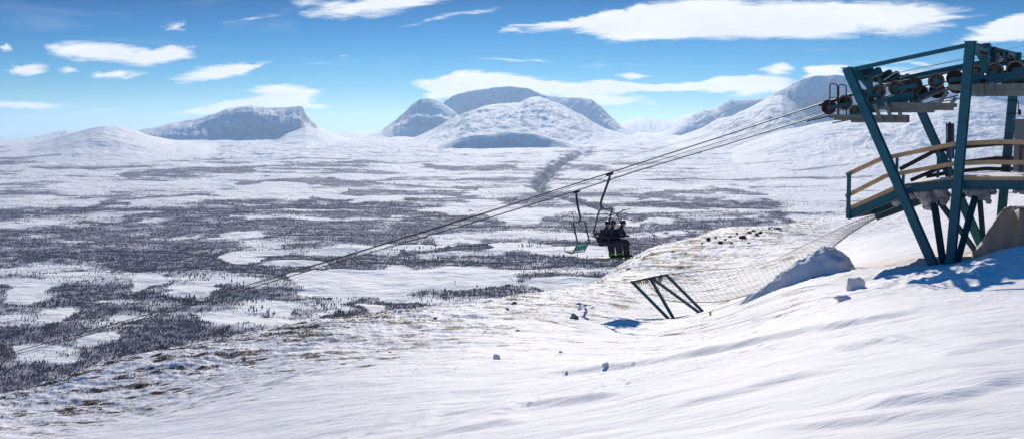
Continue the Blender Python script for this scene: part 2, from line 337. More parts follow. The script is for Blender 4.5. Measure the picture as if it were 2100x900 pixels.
# ------------------------------------------------------------------ the near slope
def hill_points():
    px = [ # survey points: pixel x, pixel y, distance
     (0, 818.8, 42), (225, 745.6, 43), (450, 696.7, 44), (600, 669.6, 45), (735, 651.5, 46), (870, 639.3, 49), (1000, 623.8, 52), (1100, 608.3, 55), (1200, 589.7, 60), (1260, 554.9, 66), (1300, 537.6, 72), (1380, 522.8, 77), (1450, 481.6, 82), (1530, 490.7, 86), (1600, 468.3, 90), (1740, 457.1, 98), (1900, 443.5, 108), (2100, 449.5, 120),(2400,370,130),(-300,880,40),
     (0,900,27),(0,850,34),(500,900,20),(500,800,29),(500,740,37),(250,820,34),(1050,900,12),(1050,800,20),(1050,740,27),(1050,680,37),(800,700,37),(800,760,27),
     (1400,770,15.5),(1400,738,19),(1400,722,25),(1500,900,8.5),(2100,900,6.5),(1800,900,7.2),(2100,700,10.5),(2100,612,16.5),(2100,600,24),(1750,662,17.5),(1750,640,24),(1500,690,30),
     (1380,655,43),(1445,640,44),(1250,640,44),(1660,575,37),(1560,610,39),(1780,575,34),(1500,600,49),(1420,570,58),(1600,520,60),(1740,520,52),(1740,485,70),(1850,480,60),(1850,455,80),
     (1915,547,35.3),(1955,545,34.8),(1990,541,33.5),(2050,520,33.2),(2100,509,33.2),(2100,560,29),(2020,575,29),(1880,575,31.5),(2100,530,38),(2000,520,39),(2060,500,42),(2100,470,52),(2000,445,75),(2250,560,30),(2250,480,36)]
    P = []
    for x, y, d in px:
        w = W(x, y, d); P.append((math.atan2(w.x, w.y), math.log(math.hypot(w.x, w.y)), w.z))
    # hidden points just past the brow, falling away
    for x, y, d in [(0,810,42),(450,695,44),(735,650,46),(1000,618,52),(1200,590,60),(1300,530,72),(1450,480,82),(1600,464,90),(1740,448,98),(2100,398,120),(-300,880,40),(2400,370,130)]:
        w = W(x, y, d*1.3); P.append((math.atan2(w.x, w.y), math.log(math.hypot(w.x, w.y)), w.z-0.05*d-1.0))
    for a in range(-180, 181, 24):
        for r in (1.2, 3.5):
            x, y = math.sin(R(a))*r, math.cos(R(a))*r
            P.append((R(a), math.log(r), -1.65-0.12*(-0.7*x+0.5*y)))
        if abs(a) > 40:
            for r in (12, 40, 130, 300):
                x, y = math.sin(R(a))*r, math.cos(R(a))*r
                P.append((R(a), math.log(r), max(-1.65-0.25*(-0.796*x+0.605*y), -r*0.3)))
    return np.array(P)
HP = hill_points()
def _tk(d2): return np.where(d2 > 1e-12, d2*np.log(np.maximum(d2, 1e-12)), 0)
AZK = 2.2
_q = np.stack([HP[:, 0]*AZK, HP[:, 1]], 1); _n = len(_q)
_A = np.zeros((_n+3, _n+3)); _A[:_n, :_n] = _tk(((_q[:, None]-_q[None])**2).sum(-1))+np.eye(_n)*0.0004
_A[:_n, _n] = 1; _A[:_n, _n+1:] = _q; _A[_n, :_n] = 1; _A[_n+1:, :_n] = _q.T
_w = np.linalg.solve(_A, np.concatenate([HP[:, 2], np.zeros(3)]))
def tps(az, lr):
    out = _w[_n]+_w[_n+1]*az*AZK+_w[_n+2]*lr
    for i in range(_n): out = out+_w[i]*_tk((az*AZK-_q[i, 0])**2+(lr-_q[i, 1])**2)
    return out
_cp = np.array([(math.degrees(math.atan((x-1050)/F)), d) for x, y, d in [(-300,880,40),(0,810,42),(450,695,44),(735,650,46),(1000,618,52),(1200,590,60),(1300,530,72),(1450,480,82),(1600,464,90),(1740,448,98),(2100,398,120),(2400,370,130)]])
def crest_r(az): return np.interp(np.degrees(az), _cp[:, 0], _cp[:, 1])
def flank(r): return -16-0.46*(r-50)
DRIFT = []
def hill_z(X, Y, detail=True):
    az = np.arctan2(X, Y); r = np.maximum(np.hypot(X, Y), 1.0)
    z = tps(az, np.log(r))
    cr = crest_r(az); fr = (np.abs(az) < R(60))
    k = sstep(r, cr*1.12, cr*1.9)*fr
    z = z*(1-k)+flank(r)*k
    # snow bank behind the tower legs: steep wind-scooped face, lit lip
    t = (X-O2[0])*T2[0]+(Y-O2[1])*T2[1]; c = (X-O2[0])*C2[0]+(Y-O2[1])*C2[1]
    edge = 3.7+0.45*np.sin(t*1.1+0.5)+0.5*pn(t*0.8, c*0+3.1, 5)+0.35*pn(t*2.3, c*0+7.1, 6)
    bank = sstep(c, edge-0.25, edge+0.55)*(1-sstep(c, edge+2.5, edge+7.5))*(1-sstep(t, -4.0, -3.0))
    z = z+bank*(1.6+0.35*fbm(X/1.1, Y/0.7, 4, 91)*sstep(bank, 0, 0.3))
    if detail and DRIFT:
        for P_, ht in DRIFT:
            xs = P_[:, 0]; k = np.nonzero((X > xs.min()-1.5) & (X < xs.max()+1.5) & (r < 40))
            if not len(k[0]): continue
            xk, yk = X[k], Y[k]; yc = np.interp(xk, xs, P_[:, 1])+0.25*pn(xk/1.3, yk*0, 88); dd = yk-yc
            L_ = (xk-xs.min())/(xs.max()-xs.min()); e = sstep(L_, -0.02, 0.25)*(1-sstep(L_, 0.7, 1.02))
            wn = 0.035*yc; z[k] += 0.72*ht*e*np.where(dd < 0, sstep(dd, -wn, 0), np.exp(-np.abs(dd)/(0.16*yc)))
    if detail:
        a = X*0.866-Y*0.5; b = X*0.5+Y*0.866
        far = sstep(r, 16, 30); brow = sstep(r/cr, 0.45, 0.95)
        z = z+(1-far)*(0.085*fbm(a/5.5, b/1.3, 3, 11)+0.009*ridged(a/2.4, b/0.5, 3, 21)+0.010*ridged(a/0.9+0.3*b, b/0.16, 3, 25)*np.clip(0.5+2*fbm(a/4, b/2, 2, 26), 0, 1))*sstep(r, 2, 7)
        z = z+far*(0.13*fbm(a/7.0, b/1.9, 4, 31)+0.032*ridged(a/2.8, b/0.7, 3, 41)*(1-0.4*brow)+brow*0.15*ridged(a/2.0, b/0.8, 4, 47, 0.6))
        # loose crumbs and crust edges
        k = np.nonzero((r > 9) & (r < 60)); xk, yk = X[k], Y[k]
        crumbs = np.clip(pn(xk/0.17, yk/0.15, 95)-0.45, 0, 1)*0.09*np.clip(2.2*fbm(xk/4, yk/3, 3, 96)-0.1, 0, 1)+0.022*fbm((xk*0.866-yk*0.5)/1.0, (xk*0.5+yk*0.866)/0.28, 4, 97, 0.6)
        z[k] += crumbs*sstep(r[k], 9, 16)
        # trampled, lumpy snow right in front of the tower
        lump = np.exp(-(((X-13.6)/3.2)**2+((Y-31.0)/2.6)**2))
        k = np.nonzero(lump > 0.01); z[k] += lump[k]*(0.26*ridged(X[k]/1.1, Y[k]/1.5, 3, 51))
        e = np.exp(-((t+2.0)/4.0)**2-((c-1.0)/3.0)**2)*0.06; k = np.nonzero(e > 0.002); z[k] += e[k]*fbm(X[k]/0.9, Y[k]/0.9, 3, 61)
    return z
def hitpix(x, y, detail=False):
    a, b, c = ray(x, y); k = np.exp(np.linspace(math.log(3.5), math.log(170), 1600))
    zg = hill_z(a*k, b*k, detail); h = c*k-zg; i = np.nonzero(h < 0)[0]
    j = i[0] if len(i) else int(np.argmin(h/k))
    return float(k[j])
def hz(x, y):
    return float(hill_z(np.array([x], float), np.array([y], float))[0])
DRIFT_PX = [([(1000,793),(1150,766),(1400,733),(1750,664),(2100,612)], .16), ([(930,878),(1067,835),(1200,817),(1340,800)], .10), ([(870,899),(1000,872),(1100,862)], .06),
 ([(1300,866),(1411,833),(1500,808),(1611,777),(1840,740)], .10), ([(1700,724),(1789,709),(1910,699)], .07), ([(1740,835),(1922,811),(2110,765)], .07), ([(740,899),(810,883),(910,862)], .06),
 ([(200,860),(500,815),(820,775)], .10), ([(1500,895),(1750,868),(2100,835)], .05), ([(1900,735),(2000,712),(2110,690)], .05)]
_d = []
for P_, h_ in DRIFT_PX:
    q_ = []
    for x_, y_ in P_:
        k_ = hitpix(x_, y_); a_, b_, c_ = ray(x_, y_); q_.append((a_*k_, b_*k_))
    q_.sort(); _d.append((np.array(q_), h_))
DRIFT = _d
def build_hill():
    fine = np.radians(np.linspace(-30, 30, 1500))
    left = np.radians(np.linspace(-180, -30.1, 110)); right = np.radians(np.linspace(30.1, 180, 110))
    az = np.concatenate([left, fine, right])
    r = np.concatenate([np.exp(np.linspace(math.log(1.0), math.log(4.5), 60))[:-1], np.exp(np.linspace(math.log(4.5), math.log(130), 1150))[:-1], np.exp(np.linspace(math.log(130), math.log(300), 60))])
    AZ, RR = np.meshgrid(az, r)
    X = np.sin(AZ)*RR; Y = np.cos(AZ)*RR; Z = hill_z(X, Y)
    a = X*0.866-Y*0.5; b = X*0.5+Y*0.866
    cr = crest_r(AZ); q = RR/cr
    dens = sstep(RR, 21, 32)*(0.62+0.38*sstep(q, 0.55, 0.95))
    dens = dens*(1-0.85*sstep(AZ, R(15.0), R(17.5)))
    # the stony zone by the lift brow
    dens = dens+0.35*np.exp(-((AZ-R(10))/R(4))**2)*sstep(q, 0.6, 0.9)
    nz = 0.7*fbm(a/3.6, b/0.9, 4, 71, 0.6)+0.75*fbm(a/1.1, b/0.26, 4, 75, 0.65)
    bare = np.clip(dens*(0.30+1.05*nz), 0, 1.0)
    tan_tint = sstep(0.34+0*X, 0, 1)*0
    t = (X-O2[0])*T2[0]+(Y-O2[1])*T2[1]; c = (X-O2[0])*C2[0]+(Y-O2[1])*C2[1]
    tan_tint = 0.5*np.exp(-((t+2.5)/4.5)**2-((c-3.8)/2.6)**2)*(0.8+0.6*fbm(X/1.5, Y/1.5, 3, 77))  # tan tint over the snow, centred on the bank behind the tower legs
    Y0, X0 = Y[:, ::-1], X[:, ::-1]
    o = grid_mesh('snow_slope', X0, Y0, Z[:, ::-1], (M['snow'],), {'bare': bare[:, ::-1], 'tan_tint': np.clip(tan_tint, 0, 1)[:, ::-1]})
    tag(o, kind='structure'); return o
build_hill(); print('T','%s'%round(time.time()-_t0,1),'build_hill')

# ------------------------------------------------------------------ the valley and the mountains
_fy = np.array([265, 268, 271, 276, 285, 300, 330, 370, 420, 500, 600, 700, 800, 1000.])
_fr = np.array([60000, 40000, 28000, 21000, 16000, 12500, 9500, 7000, 5200, 3600, 2550, 1950, 1600, 1100.])
_fz = np.array([(lambda a: a[2]/a[1])(ray(1050, y)) for y in _fy])*_fr
def floor_z(r): return np.interp(np.log(r), np.log(_fr[::-1]), _fz[::-1])
def floor_py(r): return np.interp(np.log(r), np.log(_fr[::-1]), _fy[::-1])
# mountains: silhouette (pixel x, pixel y), distance, front depth, back depth, roughness (m), ground y at foot
MTS = [
 dict(s=[(-400,270),(-200,276),(0,284),(60,282),(110,272),(140,266),(180,270),(240,280),(300,290)], R=19000, f=2500, b=4000, n=50),
 dict(s=[(-90,306),(0,302),(60,296),(110,285),(150,272),(190,262),(215,258),(250,260),(275,266),(310,278),(360,290),(430,300)], R=11500, f=2600, b=3000, n=45, p=1.2),
 dict(s=[(270,272),(300,263),(330,258),(370,250),(400,243),(440,235),(470,224),(495,219),(520,217),(560,222),(590,221),(615,218),(622,220),(626,233),(634,242),(650,258),(675,272),(705,284)], R=15500, f=720, b=3500, n=70, p=0.8),
 dict(s=[(560,290),(590,272),(630,258),(655,262),(690,276),(730,288)], R=14600, f=1500, b=800, n=40, p=1.3),
 dict(s=[(690,276),(720,268),(760,267),(800,272)], R=30000, f=3000, b=3000, n=30),
 dict(s=[(740,284),(785,266),(800,254),(830,232),(850,212),(865,202),(880,202),(905,208),(925,222),(950,245),(970,262)], R=17000, f=980, b=1500, n=60, p=0.95),
 dict(s=[(880,250),(915,206),(930,196),(960,186),(1000,180),(1050,177),(1085,182),(1120,196),(1160,200),(1185,199),(1210,204),(1230,218),(1250,238),(1270,256),(1300,272)], R=19500, f=900, b=3000, n=50, p=0.8),
 dict(s=[(845,284),(880,268),(905,256),(930,243),(960,230),(990,219),(1020,214),(1050,212),(1068,210),(1080,203),(1095,198),(1110,199),(1130,207),(1160,219),(1190,236),(1215,252),(1240,264),(1280,276),(1320,286)], R=15500, f=3500, b=2000, n=85, p=1.2),
 dict(s=[(895,300),(925,288),(950,278),(1000,274),(1040,270),(1080,271),(1110,276),(1140,284),(1170,292)], R=11500, f=240, b=1500, n=40, p=0.8),
 dict(s=[(1250,268),(1270,252),(1300,243),(1320,240),(1345,244),(1375,246),(1400,237),(1440,226),(1500,220),(1560,215)], R=24000, f=2500, b=3000, n=60),
 dict(s=[(1340,276),(1380,262),(1410,240),(1440,226),(1470,222),(1485,208),(1495,203),(1520,205),(1560,203),(1575,197),(1640,210)], R=19000, f=850, b=2500, n=70, p=0.8),
 dict(s=[(1380,284),(1440,262),(1470,246),(1500,238),(1540,218),(1575,199),(1600,196),(1625,210),(1650,232),(1680,262)], R=14300, f=3300, b=1200, n=80, p=1.1),
 dict(s=[(1520,250),(1550,215),(1580,194),(1610,178),(1640,162),(1665,155),(1700,153),(1760,156),(1830,172),(1900,180),(1980,188),(2060,195),(2200,205),(2500,220)], R=15800, f=900, b=3500, n=70, p=0.85),
 dict(s=[(1500,300),(1600,268),(1680,252),(1760,238),(1850,224),(1930,206),(2000,201),(2050,209),(2100,220),(2300,225),(2600,230)], R=11500, f=4200, b=2500, n=60, p=1.5),
]
CANY = [(1215,306),(1190,317),(1164,329),(1146,342),(1130,354),(1116,368),(1106,380),(1108,393),(1128,404),(1160,412),(1200,418),(1245,436),(1290,455),(1330,470),(1362,486),(1400,500)]
def pix_ground(x, y):
    r = float(np.interp(y, _fy, _fr)); az = math.atan((x-1050)/F); return math.sin(az)*r, math.cos(az)*r
CG = [pix_ground(x, y) for x, y in CANY]
def seg_dist(X, Y, pts):
    best = np.full(X.shape, 1e9)
    for (x0, y0), (x1, y1) in zip(pts[:-1], pts[1:]):
        dx, dy = x1-x0, y1-y0; l2 = dx*dx+dy*dy
        t = np.clip(((X-x0)*dx+(Y-y0)*dy)/l2, 0, 1)
        best = np.minimum(best, np.hypot(X-x0-t*dx, Y-y0-t*dy))
    return best
def valley_z(X, Y):
    az = np.arctan2(X, Y); r = np.hypot(X, Y); px = 1050+F*np.tan(np.clip(az, -1.2, 1.2))
    z = floor_z(r)
    hy = np.interp(px, [-200, 0, 250, 420, 700, 900, 1300, 1500], [296, 293, 290, 283, 274, 271, 266, 262])
    lim = ((450-hy)/F*CP-SP)/(CP+(450-hy)/F*SP)*r
    z = np.where(r > 9000, np.minimum(z, lim), z)
    # rolling bog and moraine, stretched across the view
    amp = sstep(r, 1500, 2500)*(1-0.75*sstep(r, 9000, 14000))
    z = z+amp*(17*fbm(X/620, Y/430, 4, 101)+6*ridged(X/330, Y/170, 3, 111)*sstep(r, 1800, 3000)+3*fbm(X/80, Y/60, 2, 121))
    fa = np.nonzero(r > 6000); z = z+0.0
    if len(fa[0]): z[fa] += sstep(r[fa], 6000, 11000)*(1-sstep(r[fa], 18000, 30000))*(30*ridged(X[fa]/600, Y[fa]/600, 5, 131, 0.62))
    fz = np.minimum(floor_z(r), np.where(r > 9000, lim, 1e9))
    for i, m in enumerate(MTS):
        s = np.array(m['s'], float); Rm = m['R']
        idx = np.nonzero((px > s[0, 0]-45) & (px < s[-1, 0]+65) & (r > Rm-m['f']*2.8-1300) & (r < Rm+m['b']+360))
        if len(idx[0]) == 0: continue
        x_, y_, r_, p_ = X[idx], Y[idx], r[idx], px[idx]
        p_ = p_+7*fbm(x_/900, y_/900, 4, 190+i)
        ang = []
        for x, y in s:
            a = ray(x, y); ang.append(math.atan2(a[2], math.hypot(a[0], a[1])))
        top = np.interp(p_, s[:, 0], np.tan(np.array(ang)))*Rm
        ends = sstep(p_, s[0, 0]-40, s[0, 0]+15)*(1-sstep(p_, s[-1, 0]-15, s[-1, 0]+60))
        d = r_-(Rm+min(900, m['f']*0.6)*fbm(x_/1900, y_*0+i*3.3, 4, 200+i))
        f = np.where(d < 0, np.clip(1+d/m['f'], 0, 1), np.clip(1-d/m['b'], 0, 1))
        p = m.get('p', 1.0)
        fp = f**p
        sk = np.clip(1+d/(m['f']*2.6+300*fbm(x_/700, y_/900, 3, 180+i)), 0, 1)**2.2
        fp = 0.80*fp+0.20*sk
        prof = np.where(d < 0, fp, f*f*(3-2*f))
        limR = lim[idx]/r_*Rm; rise = np.maximum(top-np.minimum(floor_z(np.full_like(r_, Rm)), limR if Rm > 9000 else 1e9), 0)*ends
        mid = np.clip(prof*(1-prof)*4, 0, 1); rel = np.clip(rise/300, 0, 1.2); dz = rise*prof
        k = np.nonzero(rel > 0.01)
        if len(k[0]):
            xk, yk = x_[k], y_[k]
            gul = ridged(p_[k]*Rm/F/230+2*pn(xk/1500, yk/1500, 7), r_[k]/2600, 4, 340+i, 0.6)
            dz[k] += mid[k]*m['n']*rel[k]*(0.65 if p < 1.05 else (0.4 if m['R'] > 15000 else 0.15))*gul
            dz[k] += mid[k]*m['n']*rel[k]*(0.8*ridged(xk/900, yk/900, 5, 300+i*7, 0.55)+0.5*fbm(xk/1700+3, yk/1700, 3, 310+i))+prof[k]*rel[k]*m['n']*(0.30*fbm(xk/350, yk/350, 4, 320+i)+0.16*ridged(xk/260, yk/800, 4, 330+i))
        z[idx] = np.maximum(z[idx], fz[idx]+dz-8)
    # canyon
    near = (np.abs(X-2500) < 4000)
    d = np.full(X.shape, 1e9); d[near] = seg_dist(X[near], Y[near], CG)
    wdt = np.interp(r, [3000, 6000, 9500, 13000], [22, 38, 60, 75])*(1+0.4*pn(X/300, Y/300, 9)+0.15*pn(X/70, Y/90, 10))
    dep = np.interp(r, [3000, 4500, 6000, 9500, 13000], [6, 12, 30, 48, 26])
    z = z-dep*np.clip(1.1-d/wdt, 0, 1)
    # join to the flank of the near slope
    return np.maximum(z, np.where(r < 1200, flank(r)-0.8, -1e9))
OPEN = [(735,580,130,24),(900,572,150,17),(430,585,80,11),(35,575,50,17),(120,628,36,6),(100,690,85,20),(185,668,50,11),(255,640,36,8),(350,477,50,4),(485,482,55,5),
 (520,525,50,13),(310,567,36,9),(650,577,60,18),(455,642,62,14),(555,646,50,12),(555,620,26,9),(220,607,36,4),(783,410,55,8),(793,450,38,6),(1000,430,110,9),(1065,447,60,15),
 (1050,510,55,14),(900,505,90,7),(935,567,120,18),(1130,587,95,12),(1180,522,80,12),(763,642,24,18),(833,612,30,7),(1325,462,55,5),(1370,482,36,7),(1480,477,70,4),(1430,385,90,8),(60,450,90,5),(560,380,70,5),(180,540,50,6),(600,545,60,6),(660,515,40,5)]
DENSE = [(860,565,52,16),(917,593,60,17),(1027,593,72,16),(790,630,70,18),(700,640,60,12),(1083,533,90,12),(933,513,55,9),(860,533,80,6),(740,600,50,8),(560,470,160,20),(300,500,200,14),(760,430,120,14),
 (420,600,260,7),(250,700,200,40),(60,760,90,40),(540,690,150,20),(660,650,40,15),(1330,500,110,16),(1500,470,120,14),(1230,470,60,18),(850,470,200,14),(40,650,60,12),(400,440,160,7),(1450,420,150,12),(1610,445,20,20)]
BANDS = [[(0,520),(120,492),(260,470),(420,462),(560,468)], [(0,487),(150,470),(300,440),(480,425),(640,420),(760,437)], [(0,612),(150,604),(300,602),(470,600),(600,598),(700,607)], [(0,655),(100,640),(260,620),(400,607)],
 [(620,408),(760,424),(900,440),(960,455)], [(800,516),(900,508),(1000,510)], [(0,430),(180,415),(330,400),(450,398)], [(480,375),(640,368),(800,380)], [(1280,455),(1340,452),(1480,462),(1560,458)], [(1300,405),(1420,392),(1560,398)], [(250,360),(420,348),(540,352)], [(860,345),(980,350),(1060,345)], [(700,395),(860,400),(980,392)]]
def veg_density(X, Y):
    r = np.hypot(X, Y); px = 1050+F*X/np.maximum(Y, 1); py = floor_py(r)
    base = np.interp(py, [290, 315, 350, 400, 440, 480, 700, 850], [0.05, 0.33, 0.49, 0.53, 0.64, 0.70, 0.74, 0.9])
    base = base-0.16*sstep(px, 1250, 1600)*(1-sstep(py, 430, 470))+0.08*np.exp(-((py-470)/40)**2)*(1-sstep(px, 700, 1000))
    n = fbm(X/900+0.5*pn(X/700, Y/700, 402), Y/420, 6, 401, 0.58)
    v = base+1.15*n-0.12
    wx = px+70*fbm(X/330, Y/330, 4, 411); wy = py+20*fbm(X/260+9, Y/260, 4, 421)*np.clip((py-280)/200, 0.2, 1.5)
    for cx, cy, hx, hy in OPEN:
        q = ((wx-cx)/hx)**2+((wy-cy)/hy)**2; v = v-0.95*(1-sstep(q, 0.3, 1.6))
    for cx, cy, hx, hy in DENSE:
        q = ((wx-cx)/hx)**2+((wy-cy)/hy)**2; v = v+0.5*(1-sstep(q, 0.4, 1.5))
    for ln in BANDS:
        L_ = np.array(ln, float); k = np.nonzero((wx > L_[0, 0]) & (wx < L_[-1, 0]))
        if len(k[0]):
            dy = np.abs(wy[k]-np.interp(wx[k], L_[:, 0], L_[:, 1])); v[k] = v[k]+0.7*(1-sstep(dy, 2.0, 6.5))
    d = np.full(X.shape, 1e9); near = (np.abs(X-2500) < 4000); d[near] = seg_dist(X[near], Y[near], CG)
    wdt = np.interp(r, [3000, 6000, 9500], [28, 50, 85])
    wdt = wdt*(1+1.1*pn(X/130, Y/150, 441)+0.5*pn(X/50, Y/60, 442)); v = v+1.0*(1-sstep(d, wdt*0.5, wdt*1.3))*(1-sstep(r, 10500, 12000))
    v = v-0.9*(1-sstep(d, 12, 26))*(r < 5200)
    v = 0.12*np.clip(v, 0, 1)+0.88*sstep(v, 0.30, 0.72)*(0.8+0.6*pn(X/140, Y/90, 431))
    return np.clip(v, 0, 1)
def valley_mat():
    m = bpy.data.materials.new('valley_snow'); m.use_nodes = True; t = m.node_tree; L = t.links.new
    b = t.nodes['Principled BSDF']; b.inputs['Roughness'].default_value = 0.8; b.inputs['Specular IOR Level'].default_value = 0.22
    tc = N(t, 'ShaderNodeTexCoord')
    at = N(t, 'ShaderNodeAttribute', attribute_name='veg')
    mp = N(t, 'ShaderNodeMapping'); setin(mp, Scale=(0.012, 0.006, 0.012)); L(tc.outputs['Object'], mp.inputs[0])
    n = N(t, 'ShaderNodeTexNoise'); setin(n, Scale=1.0, Detail=6.0, Roughness=0.75); L(mp.outputs[0], n.inputs['Vector'])
    q = math_n(t, 'MULTIPLY_ADD', n.outputs['Fac'], 1.6, at.outputs['Fac'])
    rr = N(t, 'ShaderNodeMapRange'); setin(rr, **{'From Min': 0.90, 'From Max': 1.5, 'To Max': 0.9}); L(q, rr.inputs['Value'])
    gate = N(t, 'ShaderNodeMapRange'); setin(gate, **{'From Min': 0.02, 'From Max': 0.2}); L(at.outputs['Fac'], gate.inputs['Value'])
    fac = math_n(t, 'MULTIPLY', rr.outputs[0], gate.outputs[0])
    mx = N(t, 'ShaderNodeMix', data_type='RGBA'); L(fac, mx.inputs['Factor']); mx.inputs['A'].default_value = (0.92, 0.87, 0.81, 1); mx.inputs['B'].default_value = (0.22, 0.19, 0.245, 1)
    # wind-blown rock on steep mountain faces
    g = N(t, 'ShaderNodeNewGeometry'); sz = N(t, 'ShaderNodeSeparateXYZ'); L(g.outputs['Normal'], sz.inputs[0])
    n2 = N(t, 'ShaderNodeTexNoise'); setin(n2, Scale=0.016, Detail=10.0, Roughness=0.8); L(tc.outputs['Object'], n2.inputs['Vector'])
    s = math_n(t, 'MULTIPLY_ADD', sz.outputs[2], -1.5, n2.outputs['Fac'])
    r2 = N(t, 'ShaderNodeMapRange'); setin(r2, **{'From Min': -0.80, 'From Max': -0.55, 'To Max': 0.55}); L(s, r2.inputs['Value'])
    m2 = N(t, 'ShaderNodeMix', data_type='RGBA'); L(r2.outputs[0], m2.inputs['Factor']); L(mx.outputs['Result'], m2.inputs['A']); m2.inputs['B'].default_value = (0.16, 0.14, 0.14, 1)
    sp_ = math_n(t, 'MULTIPLY_ADD', fac, -0.36, 0.36, clamp=True); L(sp_, b.inputs['Specular IOR Level'])
    L(m2.outputs['Result'], b.inputs['Base Color'])
    n3 = N(t, 'ShaderNodeTexNoise'); setin(n3, Scale=0.010, Detail=9.0, Roughness=0.58); L(tc.outputs['Object'], n3.inputs['Vector'])
    bp = N(t, 'ShaderNodeBump'); setin(bp, Strength=0.9, Distance=26.0); L(n3.outputs['Fac'], bp.inputs['Height']); L(bp.outputs[0], b.inputs['Normal'])
    return m
def build_valley():
    az = np.concatenate([np.radians(np.linspace(-75, -31, 60)), np.radians(np.linspace(-30.95, 30.95, 1500)), np.radians(np.linspace(31, 75, 60))])
    r = np.concatenate([np.exp(np.linspace(math.log(250), math.log(1300), 40))[:-1], np.exp(np.linspace(math.log(1300), math.log(9000), 520))[:-1],
                        np.exp(np.linspace(math.log(9000), math.log(22000), 430))[:-1], np.exp(np.linspace(math.log(22000), math.log(60000), 50))])
    AZ, RR = np.meshgrid(az, r); X = np.sin(AZ)*RR; Y = np.cos(AZ)*RR
    Z = valley_z(X, Y)
    v = veg_density(X, Y)*np.where(RR > 6000, 1.0, 0.85+0.15*sstep(RR, 3500, 6000))
    v = v*(1-sstep(Z-floor_z(RR), 30, 110)*0.9)*(RR > 1200)
    o = grid_mesh('valley_terrain', X[:, ::-1], Y[:, ::-1], Z[:, ::-1], (valley_mat(),), {'veg': v[:, ::-1]})
    tag(o, kind='structure')
build_valley(); print('T','%s'%round(time.time()-_t0,1),'build_valley')

# ------------------------------------------------------------------ birch wood (uncountable) and pines
rs = np.random.RandomState(3)
def trees_mesh(P, S, name, mat, rnd):
    n = len(P)
    tmpl = np.array([[0,0,0],[1,0,.42],[0,1,.38],[-1,0,.45],[0,-1,.4],[0,0,1.0]], float)
    tri = np.array([[0,2,1],[0,3,2],[0,4,3],[0,1,4],[5,1,2],[5,2,3],[5,3,4],[5,4,1]])
    V = np.tile(tmpl[None], (n, 1, 1)); V[:, 1:5, :2] *= (0.6+0.8*rnd.rand(n, 4))[:, :, None]
    V[:, 1:5, 2] += (rnd.rand(n, 4)-0.5)*0.3
    V[:, :, 0] *= S[:, None]*0.20; V[:, :, 1] *= S[:, None]*0.20; V[:, :, 2] *= S[:, None]
    V[:, 5, :2] += (rnd.rand(n, 2)-0.5)*S[:, None]*0.15
    a = rnd.rand(n)*6.28; ca, sa = np.cos(a)[:, None], np.sin(a)[:, None]
    x = V[:, :, 0]*ca-V[:, :, 1]*sa; y = V[:, :, 0]*sa+V[:, :, 1]*ca; V[:, :, 0] = x; V[:, :, 1] = y
    V += P[:, None, :]
    T = (tri[None]+np.arange(n)[:, None, None]*6).reshape(-1, 3)
    return tri_mesh(name, V.reshape(-1, 3), T, (mat,))
def build_wood():
    Ps = []; Ss = []
    for (r0, r1, nn, s0) in ((1350, 2300, 210000, 3.8), (2300, 3600, 360000, 4.0), (3600, 5500, 330000, 4.4), (5500, 9500, 230000, 5.2)):
        az = np.radians(-30+60*rs.rand(nn)); r = np.sqrt(r0*r0+(r1*r1-r0*r0)*rs.rand(nn))
        X = np.sin(az)*r; Y = np.cos(az)*r
        v = veg_density(X, Y); mic = 0.5+0.9*pn(X/28, Y/28, 77)
        keep = rs.rand(nn) < np.clip(v*1.3, 0, 1)*np.clip(mic, 0.25, 1.2)
        X, Y = X[keep], Y[keep]; Z = valley_z(X, Y)
        Ps.append(np.stack([X, Y, Z-0.2], 1)); Ss.append(s0*(0.6+0.75*rs.rand(len(X))))
    P = np.concatenate(Ps); S = np.concatenate(Ss)
    print('birches', len(P))
    o = trees_mesh(P, S, 'birch_wood', M['birch'], rs)
    tag(o, 'bare grey brown birch wood spread in patches over the snowy valley floor', 'wood', kind='stuff')
build_wood(); print('T','%s'%round(time.time()-_t0,1),'build_wood')
def pine_mesh(seed):
    rnd = random.Random(seed); bm = bmesh.new()
    tube(bm, [(0, 0, -0.3), (0, 0, 3.4)], [0.22, 0.15], 5)
    for k in range(4):
        z = 2.2+k*1.5; rad = (1.9, 2.1, 1.6, 0.95)[k]*rnd.uniform(0.85, 1.15)
        top = bm.verts.new((rnd.uniform(-.2, .2), rnd.uniform(-.2, .2), z+2.3)); n = 7
        ring = [bm.verts.new((math.cos(6.283*i/n)*rad*rnd.uniform(.6, 1.2), math.sin(6.283*i/n)*rad*rnd.uniform(.6, 1.2), z+rnd.uniform(-.5, .4))) for i in range(n)]
        for i in range(n): bm.faces.new((ring[i], ring[(i+1) % n], top))
        bm.faces.new(ring[::-1])
    me = bpy.data.meshes.new('pine_tree'); bm.to_mesh(me); bm.free(); me.materials.append(M['pine']); return me
